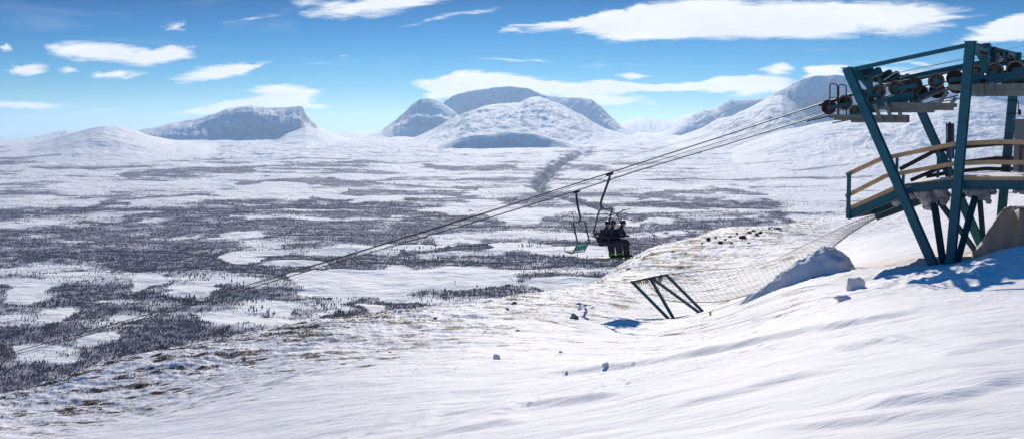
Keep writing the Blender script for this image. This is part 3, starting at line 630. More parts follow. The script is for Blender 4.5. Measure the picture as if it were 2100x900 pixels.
def build_pines():
    meshes = [pine_mesh(s) for s in range(5)]
    rnd = random.Random(12)
    lines = [ # pixel strip on the ground, count, spread, label
     ([(795,515),(900,510),(1000,512)], 26, 5, 'dark pine in the row along the wooded rise left of the empty lift chair'),
     ([(1060,512),(1130,508)], 14, 3, 'dark pine in the row on the wooded rise just below the empty lift chair'),
     ([(1000,528),(1150,536),(1260,545)], 28, 5, 'dark pine among birches on the long rise under the two lift chairs'),
     ([(800,530),(880,540),(965,548)], 22, 4, 'dark pine in the thin row running out over the open bog'),
     ([(575,505),(640,515)], 14, 5, 'dark pine in the stand on the near edge of the small bog at left centre'),
     ([(380,565),(420,572),(500,590)], 20, 6, 'dark pine in the stand beside the narrow frozen bog under the cables'),
     ([(230,592),(300,596),(400,598),(480,600)], 20, 3, 'dark pine along the long dark ridge crossing the left of the valley'),
     ([(50,605),(100,600),(130,600)], 8, 3, 'dark pine on the ridge at the far left edge'),
     ([(640,620),(680,640),(720,650)], 24, 7, 'dark pine in the dense dark stand just above the brow of the slope'),
     ([(500,625),(560,640)], 12, 5, 'dark pine at the edge of the frozen bog just above the brow of the slope'),
     ([(290,700),(360,695)], 10, 5, 'dark pine in the small group in the birch wood at lower left'),
     ([(845,600),(930,598),(1040,600)], 16, 6, 'dark pine on the rounded wooded knoll nearest the brow of the slope'),
     ([(370,608),(400,612),(600,612)], 12, 3, 'dark pine on the near side of the long ridge under the cables')]
    first = {}
    for pts, cnt, sp, lab in lines:
        for i in range(cnt):
            t = rnd.random()*(len(pts)-1); k = min(int(t), len(pts)-2); f = t-k
            x = pts[k][0]*(1-f)+pts[k+1][0]*f+rnd.gauss(0, 4); y = pts[k][1]*(1-f)+pts[k+1][1]*f+rnd.gauss(0, sp*0.6)
            X, Y = pix_ground(x, y); z = float(valley_z(np.array([X]), np.array([Y]))[0])
            o = bpy.data.objects.new('pine_tree', rnd.choice(meshes)); col.objects.link(o)
            s = rnd.uniform(0.85, 1.35); o.location = (X, Y, z-0.3); o.scale = (s, s, s*rnd.uniform(.9, 1.15)); o.rotation_euler = (0, 0, rnd.random()*6)
            tag(o, lab, 'tree', 'dark pines standing out of the birch wood')
build_pines(); print('T','%s'%round(time.time()-_t0,1),'build_pines')

# ------------------------------------------------------------------ lift tower
base = TC(-2.8, 0, hz(*TC(-2.8, 0, 0).xy)-0.3)
tower = empty('lift_tower', base)
tag(tower, 'teal steel lift tower of two leaning portals with rows of cable wheels and grey catwalks', 'lift tower')
def part(name, bm, mat, parent=None, smooth=False): return obj(name, bm, mat, parent or tower, smooth)
# legs (H sections)
def leg(p_top, p_bot, w=0.27):
    bm = bmesh.new(); a, b = p_top, p_bot; d = (b-a).normalized(); ibeam(bm, a, b+d*0.8, w, w*0.95, CV, 0.028); part('leg', bm, M['teal'])
Lt, Lb = PT(1737, 140, 0), PT(1915, 545, 0)
Rt, Rb = PT(1990.5, 86, 0), PT(1949, 542, 0)
CW = 6.06
leg(Lt, Lb); leg(Rt, Rb)
leg(Lt+CV*CW, Lb+CV*CW); leg(Rt+CV*CW, Rb+CV*CW)
for top in (Lt, Rt):
    bm = bmesh.new(); a = top-ZV*0.20; ibeam(bm, a+CV*0.14, a+CV*(CW-0.14), 0.18, 0.36, ZV, 0.025)
    part('cross_beam', bm, M['teal'])
    bm = bmesh.new()
    bar(bm, top+CV*0.02-ZV*0.0+TV*0.17, top+CV*0.02-TV*0.17, 0.30, 0.03); part('cap_plate', bm, M['teal'])
for c in (0, CW):
    bm = bmesh.new(); off = ZV*(-0.09)+CV*c; d = (Rt-Lt).normalized()
    bar(bm, Lt+off+d*0.14, Rt+off-d*0.14, 0.10, 0.13); part('tie_beam', bm, M['teal'])
# sheave wheels
def wheel(px, py, c, rad, rim, face, yaw=0.0):
    ctr = PT(px, py, c); bm = bmesh.new(); seg = 28
    ax = CV; e1 = TV; e2 = ZV
    prof = [(rad, -0.045), (rad, 0.045), (rad*0.80, 0.045), (rad*0.80, 0.02), (rad*0.80, -0.02), (rad*0.80, -0.045)]
    rings = [[bm.verts.new(ctr+(e1*math.cos(6.2832*k/seg)+e2*math.sin(6.2832*k/seg))*r+ax*h) for k in range(seg)] for r, h in prof]
    for i in range(len(rings)):
        A, B = rings[i], rings[(i+1) % len(rings)]
        for k in range(seg): bm.faces.new((A[k], A[(k+1) % seg], B[(k+1) % seg], B[k]))
    w = part('cable_wheel', bm, rim)
    bm = bmesh.new()
    for k in range(12):
        a = 6.2832*k/12; d = e1*math.cos(a)+e2*math.sin(a); bar(bm, ctr+d*rad*0.2, ctr+d*rad*0.82, 0.03, 0.022, up=ax)
    tube(bm, [ctr-ax*0.06, ctr+ax*0.06], rad*0.24, 14)
    o = obj('spokes', bm, face, w)
    bm = bmesh.new(); tube(bm, [ctr+ax*0.012, ctr+ax*0.02], rad*0.79, 24)
    obj('web', bm, M['grease'], w)
NEARC, FARC = 1.85, 4.25
K = 50.0
near_w = [(1700,220,.265,'rust','rust'),(1733,211,.27,'rim','grease'),(1769,197,.24,'rim','rim'),(1802,189,.25,'rim','rim'),(1837.6,181,.26,'rim','rim'),(1875,175.5,.27,'rust','rim'),
          (1920,166.5,.265,'rim','rim'),(1958,160.5,.27,'rust','grease'),(2002,150,.25,'rim','rim'),(2040,146,.28,'rim','rim'),(2082,142.5,.28,'rim','grease')]
for x, y, r, a, b in near_w: wheel(x, y, NEARC, r, M[a], M[b])
far_w = [(1755,229,.25,'rim','rim'),(1790,217,.25,'rust','grease'),(1848,203,.26,'rust','grease'),(1887,191,.28,'rust','grease'),(1922,186.5,.28,'rust','grease'),(1962,177,.27,'rust','grease'),(2010,168,.27,'rust','grease'),(2066,160,.27,'rust','grease'),(2092,157,.27,'rust','grease')]
for x, y, r, a, b in far_w: wheel(x, y, FARC, r, M[a], M[b])
# rocker arms and carrying beams
def rocker(px, c, th=0.05, mat='teal', name='rocker_arm'):
    bm = bmesh.new(); plate(bm, px, c, th); part(name, bm, M[mat])
nc = NEARC-0.13
def strip(x0, y0, x1, y1, h): return [(x0, y0-h/2), (x1, y1-h/2), (x1, y1+h/2), (x0, y0+h/2)]
for s in ((1696,222,1745,213,8),(1764,204,1806,193,8),(1834,184,1880,175,8.5),(1917,168,1928,166,8),(1946,165,1973,161.5,9),(1999,157,2018,152.5,10),(2028,151,2046,149,8),(2075,145,2104,141,9)):
    rocker(strip(*s), nc, 0.05)
for s in ((1771,219,1872,196,17),(1990,167,2104,151,15)):
    rocker(strip(*s), nc-0.09, 0.07, name='carrying_beam')
rocker([(1867,188),(1872,187),(1884,202),(1886,214),(1864,214)], nc+0.25, 0.3, 'teal_dark', 'carrying_beam')
rocker([(1774,222),(1795,220),(1795,231),(1774,231)], nc, 0.1, 'teal_dark', 'pivot_block')
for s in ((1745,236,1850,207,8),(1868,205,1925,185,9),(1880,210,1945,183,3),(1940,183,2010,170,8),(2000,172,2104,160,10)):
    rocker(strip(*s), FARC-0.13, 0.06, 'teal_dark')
for (x, y) in ((1786,205),(2016.5,168)):      # pivot pins in front of the beams
    bm = bmesh.new(); p = PT(x, y, nc-0.12); tube(bm, [p-CV*0.06, p+CV*0.1], 0.095, 14); part('pivot_pin', bm, M['grease'])
# long guide beams
def guide(x0, y0, x1, y1, c, h, mat='teal_dark'):
    bm = bmesh.new(); a, b = PT(x0, y0, c), PT(x1, y1, c); bar(bm, a, b, 0.06, h); part('guide_rail', bm, M[mat])
guide(1679.5,216.5,1745,197,NEARC+0.3,0.09); guide(1822,175,1980,139.5,NEARC+0.75,0.13,'teal'); guide(1996,136,2104,127.5,NEARC+0.75,0.13,'teal')
guide(1745,197,1822,176,NEARC+0.45,0.05); guide(1655,249,1703,238,FARC,0.045,'black'); guide(1708,252.5,1742,246,FARC,0.045,'black')
guide(1900,212,1965,196,FARC-0.3,0.035,'black'); guide(1905,213,1975,202,FARC-0.1,0.035,'black'); guide(1868,213,1945,182,NEARC+0.3,0.03,'galv'); guide(1862,213,1885,204,NEARC,0.02,'galv')
guide(1800,226,1946,178,NEARC-0.2,0.022,'black')
# hangers on the cross beams
def shape(name, px, c, th, mat='teal'):
    bm = bmesh.new(); plate(bm, px, c, th); part(name, bm, M[mat])
shape('hanger', [(1760,163),(1787,158),(1786,172),(1790,196),(1779,197),(1776,180),(1767,170)], NEARC-0.1, 0.2)
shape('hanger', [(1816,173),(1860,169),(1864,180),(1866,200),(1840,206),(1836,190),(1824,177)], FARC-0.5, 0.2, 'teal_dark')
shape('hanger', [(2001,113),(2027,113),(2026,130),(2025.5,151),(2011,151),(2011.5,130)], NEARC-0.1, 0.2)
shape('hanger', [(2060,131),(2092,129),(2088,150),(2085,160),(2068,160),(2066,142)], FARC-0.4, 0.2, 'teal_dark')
shape('hanger_post', [(1796,158),(1802,157),(1814,184),(1808,185)], NEARC+0.9, 0.1, 'galv')
# bracket blocks standing on the cross beams
for px in ([(1760,144),(1781,133),(1788,147),(1767,155)], [(1780,149),(1799,138),(1805,152),(1786,159)]):
    shape('bracket', px, NEARC-0.35, 0.35, 'teal_dark')
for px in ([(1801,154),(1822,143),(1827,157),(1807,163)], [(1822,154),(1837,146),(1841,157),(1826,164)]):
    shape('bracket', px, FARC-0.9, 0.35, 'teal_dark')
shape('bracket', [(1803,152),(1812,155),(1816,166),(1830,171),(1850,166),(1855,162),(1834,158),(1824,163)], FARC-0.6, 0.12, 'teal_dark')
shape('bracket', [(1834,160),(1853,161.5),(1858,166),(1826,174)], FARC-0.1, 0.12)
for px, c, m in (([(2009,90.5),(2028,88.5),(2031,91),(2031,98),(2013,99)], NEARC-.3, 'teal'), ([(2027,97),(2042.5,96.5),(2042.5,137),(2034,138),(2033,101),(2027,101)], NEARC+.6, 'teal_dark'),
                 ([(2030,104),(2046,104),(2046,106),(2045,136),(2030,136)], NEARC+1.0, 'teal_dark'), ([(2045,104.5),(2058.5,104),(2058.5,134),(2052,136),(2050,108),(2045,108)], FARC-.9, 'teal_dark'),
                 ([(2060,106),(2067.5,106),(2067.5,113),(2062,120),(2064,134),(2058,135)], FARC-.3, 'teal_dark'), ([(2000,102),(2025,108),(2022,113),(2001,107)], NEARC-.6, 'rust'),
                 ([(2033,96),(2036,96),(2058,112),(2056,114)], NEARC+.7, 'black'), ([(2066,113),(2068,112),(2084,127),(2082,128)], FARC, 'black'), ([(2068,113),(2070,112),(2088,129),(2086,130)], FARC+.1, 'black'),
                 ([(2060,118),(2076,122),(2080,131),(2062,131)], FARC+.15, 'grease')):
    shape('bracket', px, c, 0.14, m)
bm = bmesh.new(); p = PT(2049, 121, NEARC+1.2); tube(bm, [p, p+CV*0.08], 0.1, 14); part('white_disc', bm, M['white'])
# catwalks
def catwalk(pts_top, th, c0, c1, mat='galv'):
    """side boards of a catwalk plus its deck"""
    for k, c in enumerate((c0, c1)):
        bm = bmesh.new()
        for a, b, h in pts_top: bar(bm, PT(*a, c0)+CV*(c-c0), PT(*b, c0)+CV*(c-c0), 0.035, h)
        part('catwalk_rail', bm, M[mat])
    a, b, h = pts_top[0]; bm = bmesh.new()
    A, B = PT(*a, c0), PT(*b, c0); n = 14
    for i in range(n):
        p = A.lerp(B, (i+.5)/n); bar(bm, p+CV*0.03, p+CV*(c1-c0-0.03), (B-A).length/n*0.6, 0.03)
    part('catwalk_deck', bm, M[mat])
catwalk([((1700,239),(1855,240),0.13),((1711,244.5),(1855,244.5),0.09),((1745,248.5),(1855,248.5),0.11)], 0, 1.1, 1.62)
catwalk([((1827,214),(1954,216),0.13),((1804,221.5),(1947,222.5),0.12),((1820,227),(1907,227),0.13)], 0, 1.15, 1.64)
catwalk([((1944,178.5),(2104,176),0.14),((1950,184),(2104,183),0.06),((1992,191),(2104,190),0.20)], 0, 1.1, 1.64)
for s in ((1793,214,1808,250),(1815,210,1831,250),(1845,230,1848,240),(1916,226,1944,188),(1947,219,1960,201),(2012.5,172,2013,196),(2033.5,170,2034.5,194)):
    bm = bmesh.new(); a, b = PT(s[0], s[1], 1.0), PT(s[2], s[3], 1.0); bar(bm, a, b, 0.03, 0.12)
    for f in (0.55, 0.7, 0.9):
        p = a.lerp(b, f); tube(bm, [p-CV*0.035, p-CV*0.01], 0.018, 6)
    part('catwalk_strap', bm, M['galv'])
for x0, y0, x1, y1, y2 in ((1702,236,1702,172,174),(1720,236,1720,174,176)):
    bm = bmesh.new(); tube(bm, smooth_path([PT(x0,y0,1.2),PT(x0,185,1.2),PT(x0+.5,y1+2,1.2),PT(x0+3,y1,1.2),PT(x0+12,y2-.5,1.2),PT(x0+15,y2+2,1.2),PT(x0+15.5,190,1.2),PT(x0+16,236,1.2)], 4), 0.022, 8)
    if x0 == 1702: tube(bm, [PT(1702,200,1.2), PT(1718,201,1.2)], 0.018, 8)
    part('handrail', bm, M['tube'], smooth=True)
bm = bmesh.new(); q = CW-0.2   # bent rod bracket on the far right leg
tube(bm, smooth_path([PT(2066,206,q),PT(2082,206.5,q),PT(2087,208,q),PT(2088.5,213,q),PT(2088.5,231,q)], 3), 0.018, 6); tube(bm, [PT(2064,234,q),PT(2087,232.5,q)], 0.018, 6); bar(bm, PT(2090.5,225,q), PT(2091,236,q), 0.04, 0.1)
part('rod_bracket', bm, M['black'])

# ------------------------------------------------------------------ loading platform
plat = empty('loading_platform', TC(-2.5, 3, hz(*TC(-2.5, 3, 0).xy)-0.2))
tag(plat, 'raised teal platform with snowy deck and three-board timber railings between the tower legs', 'platform')
PC, PF = 0.32, 5.75
edge_t = [(1733,437.5),(1838,393),(1856,381.5),(1941,372),(2104,373)]; edge_b = [(2104,387.5),(1941,385.5),(1859,394.5),(1841,405),(1743,448)]
edge_f = edge_t
def path_t(px, c): return [PT(x, y, c) for x, y in px]
mid = [((a[0]+b[0])/2, (a[1]+b[1])/2) for a, b in zip(edge_t, edge_b[::-1])]
near = path_t(mid, PC)
near.append(near[-1]-TV*3.0)
for c in (0.0, 2.6, PF-PC):
    bm = bmesh.new()
    for a, b in zip(near[:-1], near[1:]):
        d = (b-a).normalized()
        ibeam(bm, a+CV*c, b+CV*c, 0.12, 0.27, ZV, 0.02)
    part('edge_beam', bm, M['teal'], plat)
bm = bmesh.new()
for a, b in zip(near[:-1], near[1:]):
    up = (b-a).normalized().cross(CV).normalized(); up = up if up.z > 0 else -up
    A, B = a+CV*((PF-PC)/2)+up*0.155, b+CV*((PF-PC)/2)+up*0.155; bar(bm, A, B, PF-PC-0.02, 0.04)
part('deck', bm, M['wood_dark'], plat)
# end beam across the left end of the deck
bm = bmesh.new(); a = near[0]; bar(bm, a+CV*0.08, a+CV*(PF-PC-0.08), 0.05, 0.2); part('edge_beam', bm, M['teal_dark'], plat)
# snow lying on the deck
def deck_snow():
    n, m_ = 90, 26; X = np.zeros((n, m_)); Y = X.copy(); Z = X.copy()
    s = np.linspace(0, 1, n); lens = [0]
    for a, b in zip(near[:-1], near[1:]): lens.append(lens[-1]+(b-a).length)
    for i in range(n):
        L_ = 1.2+(lens[-1]-1.3)*s[i]; k = max(j for j in range(len(near)-1) if lens[j] <= L_); f = (L_-lens[k])/(lens[k+1]-lens[k])
        p = near[k].lerp(near[k+1], f)
        for j in range(m_):
            c = 0.1+(PF-PC-0.2)*j/(m_-1); q = p+CV*c; X[i, j], Y[i, j] = q.x, q.y
            e = min(j, m_-1-j)/3.0; e = min(1, e)*min(1, i/6.0)
            Z[i, j] = q.z+0.165+e*(0.05+0.07*float(pn(np.array([L_*1.1]), np.array([c*1.3]), 8)[0])+0.05*sstep(np.array(L_), 2.5, 5.0))
    o = grid_mesh('deck_snow', X, Y, Z, (M['snow_lump'],)); o.parent = plat; o.matrix_parent_inverse = Matrix.Translation(-plat.location)
deck_snow()
# boards: near side pale, far side darker, its shade put into the colour
def board(px, c, h, mat, w=0.045):
    pts = path_t(px, c)
    if px[-1][0] > 2090: pts.append(pts[-1]-TV*3.0)
    for a, b in zip(pts[:-1], pts[1:]):
        bm = bmesh.new(); d = (b-a).normalized(); bar(bm, a-d*0.01, b-d*0.003, w, h); part('rail_board', bm, M[mat], plat)
board([(1736,359),(1806,326.5),(1955,295.5),(2030,291.5),(2104,291.5)], PC+0.02, 0.145, 'wood')
board([(1735,403),(1817,361),(1955,336),(2030,333),(2104,333.5)], PC+0.02, 0.14, 'wood')
board([(1736,431),(1834,387),(1955,367.5),(2104,367.5)], PC+0.02, 0.16, 'wood')
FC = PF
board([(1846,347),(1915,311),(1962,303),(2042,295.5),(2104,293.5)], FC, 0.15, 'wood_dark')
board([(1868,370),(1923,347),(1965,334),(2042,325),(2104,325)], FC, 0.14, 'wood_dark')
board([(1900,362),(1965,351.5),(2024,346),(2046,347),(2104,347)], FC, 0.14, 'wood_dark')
def post(x, y0, y1, c, w=0.11):
    bm = bmesh.new(); a = PT(x, y0, c); b = Vector((a.x, a.y, PT(x, y1, c).z)); bar(bm, a, b, w, w, up=TV); part('rail_post', bm, M['teal'], plat)
post(1741.5,355.5,448,PC-0.08); post(1853,353,402,FC-0.08,0.09); post(2190,288,375,PC-0.08)
for x in (1836, 1946):     # posts tucked behind the tower legs
    post(x+4, 322 if x < 1900 else 296, 392 if x < 1900 else 378, PC+0.11, 0.08)
post(1925,308,372,FC-0.08,0.09)
bm = bmesh.new(); plate(bm, [(1856,382.5),(1867,380),(1868,383.5),(1857,386)], PC-0.02, 0.01); plate(bm, [(1928,364),(1946,363),(1946,366.8),(1928,367.5)], PC-0.02, 0.01); part('tape_patch', bm, M['sticker'], plat)
# splayed struts under the deck
def strut(x0, y0, x1, y1, c0, c1, mat='teal_dark', w=0.15):
    bm = bmesh.new(); a, b = PT(x0, y0, c0), PT(x1, y1, c1); d = (b-a).normalized(); ibeam(bm, a, b+d*0.5, w, w*1.15, CV, 0.02); part('strut', bm, M[mat], plat)
strut(1916,418,1935,545,1.2,0.5,'teal_dark',0.18); strut(2000,403,1963,538,1.2,0.5,'teal_dark',0.17)
strut(1924,410,1990,500,2.6,4.4); strut(2009,404,2016,486,4.4,4.4); strut(2110,400,2120,500,1.2,1.2)
bm = bmesh.new(); a, b = PT(1797,446,2.6), PT(1888,413,2.6); bar(bm, a, b, 0.12, 0.2); part('edge_beam', bm, M['teal_dark'], plat)
bm = bmesh.new(); bar(bm, PT(1968,404,1.8), PT(1995,391,1.8), 0.1, 0.16); part('strut', bm, M['wood_dark'], plat)
# frozen rime hanging under the deck
def rime(c, px, seed):
    rnd = random.Random(seed); bm = bmesh.new()
    for (x, y, r) in px:
        for k in range(5):
            p = PT(x+rnd.uniform(-4, 4), y+rnd.uniform(-3, 3), c+rnd.uniform(-.35, .35)); s = r*rnd.uniform(.6, 1.1)
            mtx = Matrix.Translation(p) @ Matrix.Rotation(rnd.random()*6, 4, 'Z') @ Matrix.Diagonal((s*1.5, s, s*rnd.uniform(.9, 1.6), 1))
            bmesh.ops.create_icosphere(bm, subdivisions=3, radius=1, matrix=mtx)
    me = bpy.data.meshes.new('rime'); bm.to_mesh(me); bm.free(); o = bpy.data.objects.new('tmp', me); col.objects.link(o)
    md = o.modifiers.new('r', 'REMESH'); md.mode = 'VOXEL'; md.voxel_size = 0.035
    dg = bpy.context.evaluated_depsgraph_get(); dg.update(); nm = bpy.data.meshes.new_from_object(o.evaluated_get(dg)); bpy.data.objects.remove(o)
    co = np.zeros(len(nm.vertices)*3); nm.vertices.foreach_get('co', co); co = co.reshape(-1, 3); no = np.zeros(len(nm.vertices)*3); nm.vertices.foreach_get('normal', no); no = no.reshape(-1, 3)
    h = 0.10*fbm(co[:, 0]*4+co[:, 1]*3, co[:, 2]*7, 4, 3)+0.05*ridged(co[:, 0]*9-co[:, 1]*5, co[:, 2]*4, 3, 4)
    co += no*h[:, None]; nm.vertices.foreach_set('co', co.ravel()); nm.update()
    for p_ in nm.polygons: p_.use_smooth = True
    nm.name = 'rime_ice'; nm.materials.clear(); link('rime_ice', nm, plat, (M['ice'],))
rime(1.5, [(1893,401,.15),(1903,407,.18),(1912,400,.17),(1906,417,.14),(1911,423,.08),(1926,394,.13),(1933,402,.13),(1936,412,.07),(1880,395,.1),(1868,400,.08)], 1)
rime(1.8, [(1998,394,.14),(2010,393,.15),(2020,391,.14),(2024,403,.09),(2026,412,.05),(2036,389,.08),(1985,391,.1),(2012,402,.09)], 2)
rime(1.2, [(2085,390,.06),(2097,390,.05),(1846,412,.07),(1836,416,.08)], 3)

# narrow navy upright panel on the deck
st = empty('panel_stand', PT(1949, 357, 3.6)); tag(st, 'narrow navy upright panel pair on a tripod foot behind the railing', 'panel stand')
c = 3.6
for x0, x1 in ((1939.5, 1945.5), (1949.5, 1956)):
    bm = bmesh.new(); plate(bm, [(x0,253),(x1,253.5),(x1+.4,326),(x0+.8,325.5)], c, 0.07); obj('panel', bm, M['blue'], st)
bm = bmesh.new(); plate(bm, [(1941.5,258),(1943.2,258),(1943.4,287),(1941.7,287)], c-0.012, 0.01); obj('pale_strip', bm, M['sticker'], st)
bm = bmesh.new(); bar(bm, PT(1947.5,251,c)+CV*.03, PT(1948.5,352,c)+CV*.03, 0.085, 0.06, up=TV); obj('post', bm, M['black'], st)
for dx, dc in ((-12, 0), (10, 0.1), (0, -.4)):
    bm = bmesh.new(); tube(bm, [PT(1948,336,c), PT(1948+dx,358,c+dc)], 0.025, 6); obj('leg', bm, M['black'], st)
# operator hut
hut = empty('operator_hut', PT(2100, 352, 2.4)); tag(hut, 'plain grey operator hut with brown door trim at the right edge of the platform', 'hut')
a = PT(2077, 352, 2.2); zt = PT(2077, 247.5, 2.2).z; h = zt-a.z
ctr = a-TV*1.0+CV*1.0; bm = bmesh.new(); bar(bm, ctr-TV*1.0+ZV*h/2, ctr+TV*1.0+ZV*h/2, 2.0, h); obj('wall', bm, M['hut'], hut)
bm = bmesh.new(); bar(bm, ctr-TV*1.06+ZV*(h+.025), ctr+TV*1.06+ZV*(h+.025), 2.12, 0.045); obj('roof', bm, M['hut'], hut)
bm = bmesh.new(); plate(bm, [(2090,300),(2110,300),(2110,304.5),(2094.5,304.5),(2094.5,351),(2090,351)], 2.15, 0.045); obj('door_frame', bm, M['brown'], hut)
bm = bmesh.new(); tube(bm, smooth_path([PT(2078,274,2.3),PT(2074,274,2.3),PT(2072.5,276,2.3),PT(2072,353,2.3)], 3), 0.02, 6); obj('pipe', bm, M['tube'], hut)

# ------------------------------------------------------------------ ropes
def rope(name, px, c, r, label, cat, mat='black', extra_t=None, group=None):
    pts = [PT(x, y, c) for x, y in px]
    d0 = (pts[0]-pts[1]).normalized(); pts.insert(0, pts[0]+d0*180+ZV*(0)); d1 = (pts[-1]-pts[-2]).normalized(); pts.append(pts[-1]+d1*9)
    bm = bmesh.new(); tube(bm, pts, r, 6); o = obj(name, bm, M[mat], None, True); tag(o, label, cat, group); return o
rope('haul_rope', [(0,729),(350,631),(700,526.5),(1000,434.5),(1250,355),(1500,273.5),(1680,214.5),(1733,197),(1802,176.5),(1875,162),(1958,147),(2040,132),(2104,124)], NEARC, 0.024, 'thick dark lift cable running over the upper wheels and carrying the occupied chair', 'cable')
rope('haul_rope', [(0,735),(350,638.5),(700,535),(1000,447.5),(1182,391.5),(1309,350),(1500,293),(1695,233),(1755,216.5),(1887,178),(1962,164),(2104,143)], FARC, 0.024, 'thick dark lift cable on the lower line carrying the empty chair', 'cable')
rope('signal_wire', [(1010,424),(1250,333),(1450,277),(1620,224),(1780,171),(1845,157),(1975,118),(2050,106),(2104,93)], FARC+0.3, 0.005, 'thin faint wire above the cables, the highest of the wires over the valley', 'wire', 'tube')
rope('signal_wire', [(1300,345),(1500,284),(1650,238),(1760,200),(1834,151.5),(1900,137),(1980,122),(2104,117)], NEARC+.5, 0.011, 'thin dark wire sagging between the two portals under the long tie beam', 'wire', 'grease')
rope('signal_wire', [(1300,351),(1500,288),(1660,240),(1780,205),(1850,158),(1900,146),(1975,131),(2104,112)], FARC-.3, 0.005, 'thin light wire between the two thick cables', 'wire', 'tube')

# ------------------------------------------------------------------ chairs
def chair(name, px, c, facing, tip, label, k=1.0):
    g = PT(*px, c); fwd = TV*facing; sd = CV
    def L(f, s, z): return g+fwd*f*k+sd*s*k+ZV*z*k
    e = empty(name, g); tag(e, label, 'chairlift chair')
    bm = bmesh.new(); bar(bm, g+TV*0.16-ZV*0.045+ZV*.27*(-.16), g-TV*0.16-ZV*0.045+ZV*.27*.16, 0.07, 0.10); obj('grip', bm, M['grease'], e)
    bm = bmesh.new(); tube(bm, smooth_path([L(0,0,-.05), L(.0,-.0,-.2), L(-.16,-.1,-.75), L(-.30,-.14,-1.15), L(-.32,-.14,-1.34), L(-.24,-.08,-1.45), L(-.12,0,-1.47)], 5), 0.05, 10); obj('hanger', bm, M['tube'], e, True)
    w = .50
    bm = bmesh.new()
    loop = [L(-.42,-w,-2.40), L(-.20,-w,-1.62), L(-.17,-w+.04,-1.50), L(-.14,-w+.14,-1.47), L(-.12,0,-1.47), L(-.14,w-.14,-1.47), L(-.17,w-.04,-1.50), L(-.20,w,-1.62), L(-.42,w,-2.40)]
    tube(bm, smooth_path(loop, 4), 0.035, 8)
    for s in (-w, w):
        tube(bm, smooth_path([L(-.42,s,-2.38), L(-.41,s,-2.46), L(-.16,s,-2.90), L(-.10,s,-2.94), L(.0,s,-2.94), L(.30,s,-2.88)], 4), 0.026, 8)
    tube(bm, [L(-.12,-w,-2.93), L(-.12,w,-2.93)], 0.022, 8); tube(bm, [L(-.40,-w,-2.46), L(-.40,w,-2.46)], 0.022, 8); tube(bm, [L(.28,-w,-2.88), L(.28,w,-2.88)], 0.022, 8)
    obj('frame', bm, M['tube'], e, True)
    bm = bmesh.new(); bar2(bm, L(-.385,-w+.03,-2.50), L(-.385,w-.03,-2.50), (fwd*.26-ZV*.44).normalized().cross(sd), (fwd*.26-ZV*.44).normalized(), 0.03, 0.10)
    bar2(bm, L(-.27,-w+.03,-2.71), L(-.27,w-.03,-2.71), (fwd*.26-ZV*.44).normalized().cross(sd), (fwd*.26-ZV*.44).normalized(), 0.03, 0.27); obj('backrest', bm, M['seat'], e)
    bm = bmesh.new()
    for i in range(6): bar(bm, L(-.08+i*.068,-w+.03,-2.915+i*.009), L(-.08+i*.068,w-.03,-2.915+i*.009), 0.06, 0.022, up=ZV)
    obj('seat', bm, M['seat_wood'], e)
    for s in (-w, w):      # arm loops
        bm = bmesh.new(); tube(bm, smooth_path([L(-.36,s*1.02,-2.32), L(-.1,s*1.04,-2.52), L(.22,s*1.04,-2.60), L(.31,s*1.03,-2.68), L(.29,s*1.02,-2.86)], 4), 0.016, 6); obj('armrest', bm, M['tube'], e, True)
    tf, tz = tip
    bm = bmesh.new()       # raised safety bar with its foot rest
    for s in (-w*.86, w*.86): tube(bm, smooth_path([L(-.30,s*1.15,-2.0), L(-.12+tf*.1,s*1.1,-1.86), L(tf*.42,s*.5,tz*.45-1.0)], 4), 0.015, 6)
    tube(bm, [L(tf*.42,-w*.43,tz*.45-1.0), L(tf*.42,w*.43,tz*.45-1.0)], 0.015, 6)
    tube(bm, [L(tf*.42,0,tz*.45-1.0), L(tf*.8,0,tz*.8-.34), L(tf,0,tz)], 0.018, 6)
    obj('safety_bar', bm, M['tube'], e, True)
    bm = bmesh.new(); tube(bm, [L(tf,-.32,tz), L(tf,.32,tz)], 0.017, 6); obj('footrest', bm, M['tube'], e, True)
    return L
LA = chair('lift_chair', (1250,355), NEARC, -1, (.82,-1.46), 'two-seat lift chair carrying black-clad skiers on the upper cable', 1.0)
chair('lift_chair', (1182,391.5), FARC, 1, (.25,-1.02), 'empty two-seat lift chair with turquoise backrest on the lower cable', 0.93)

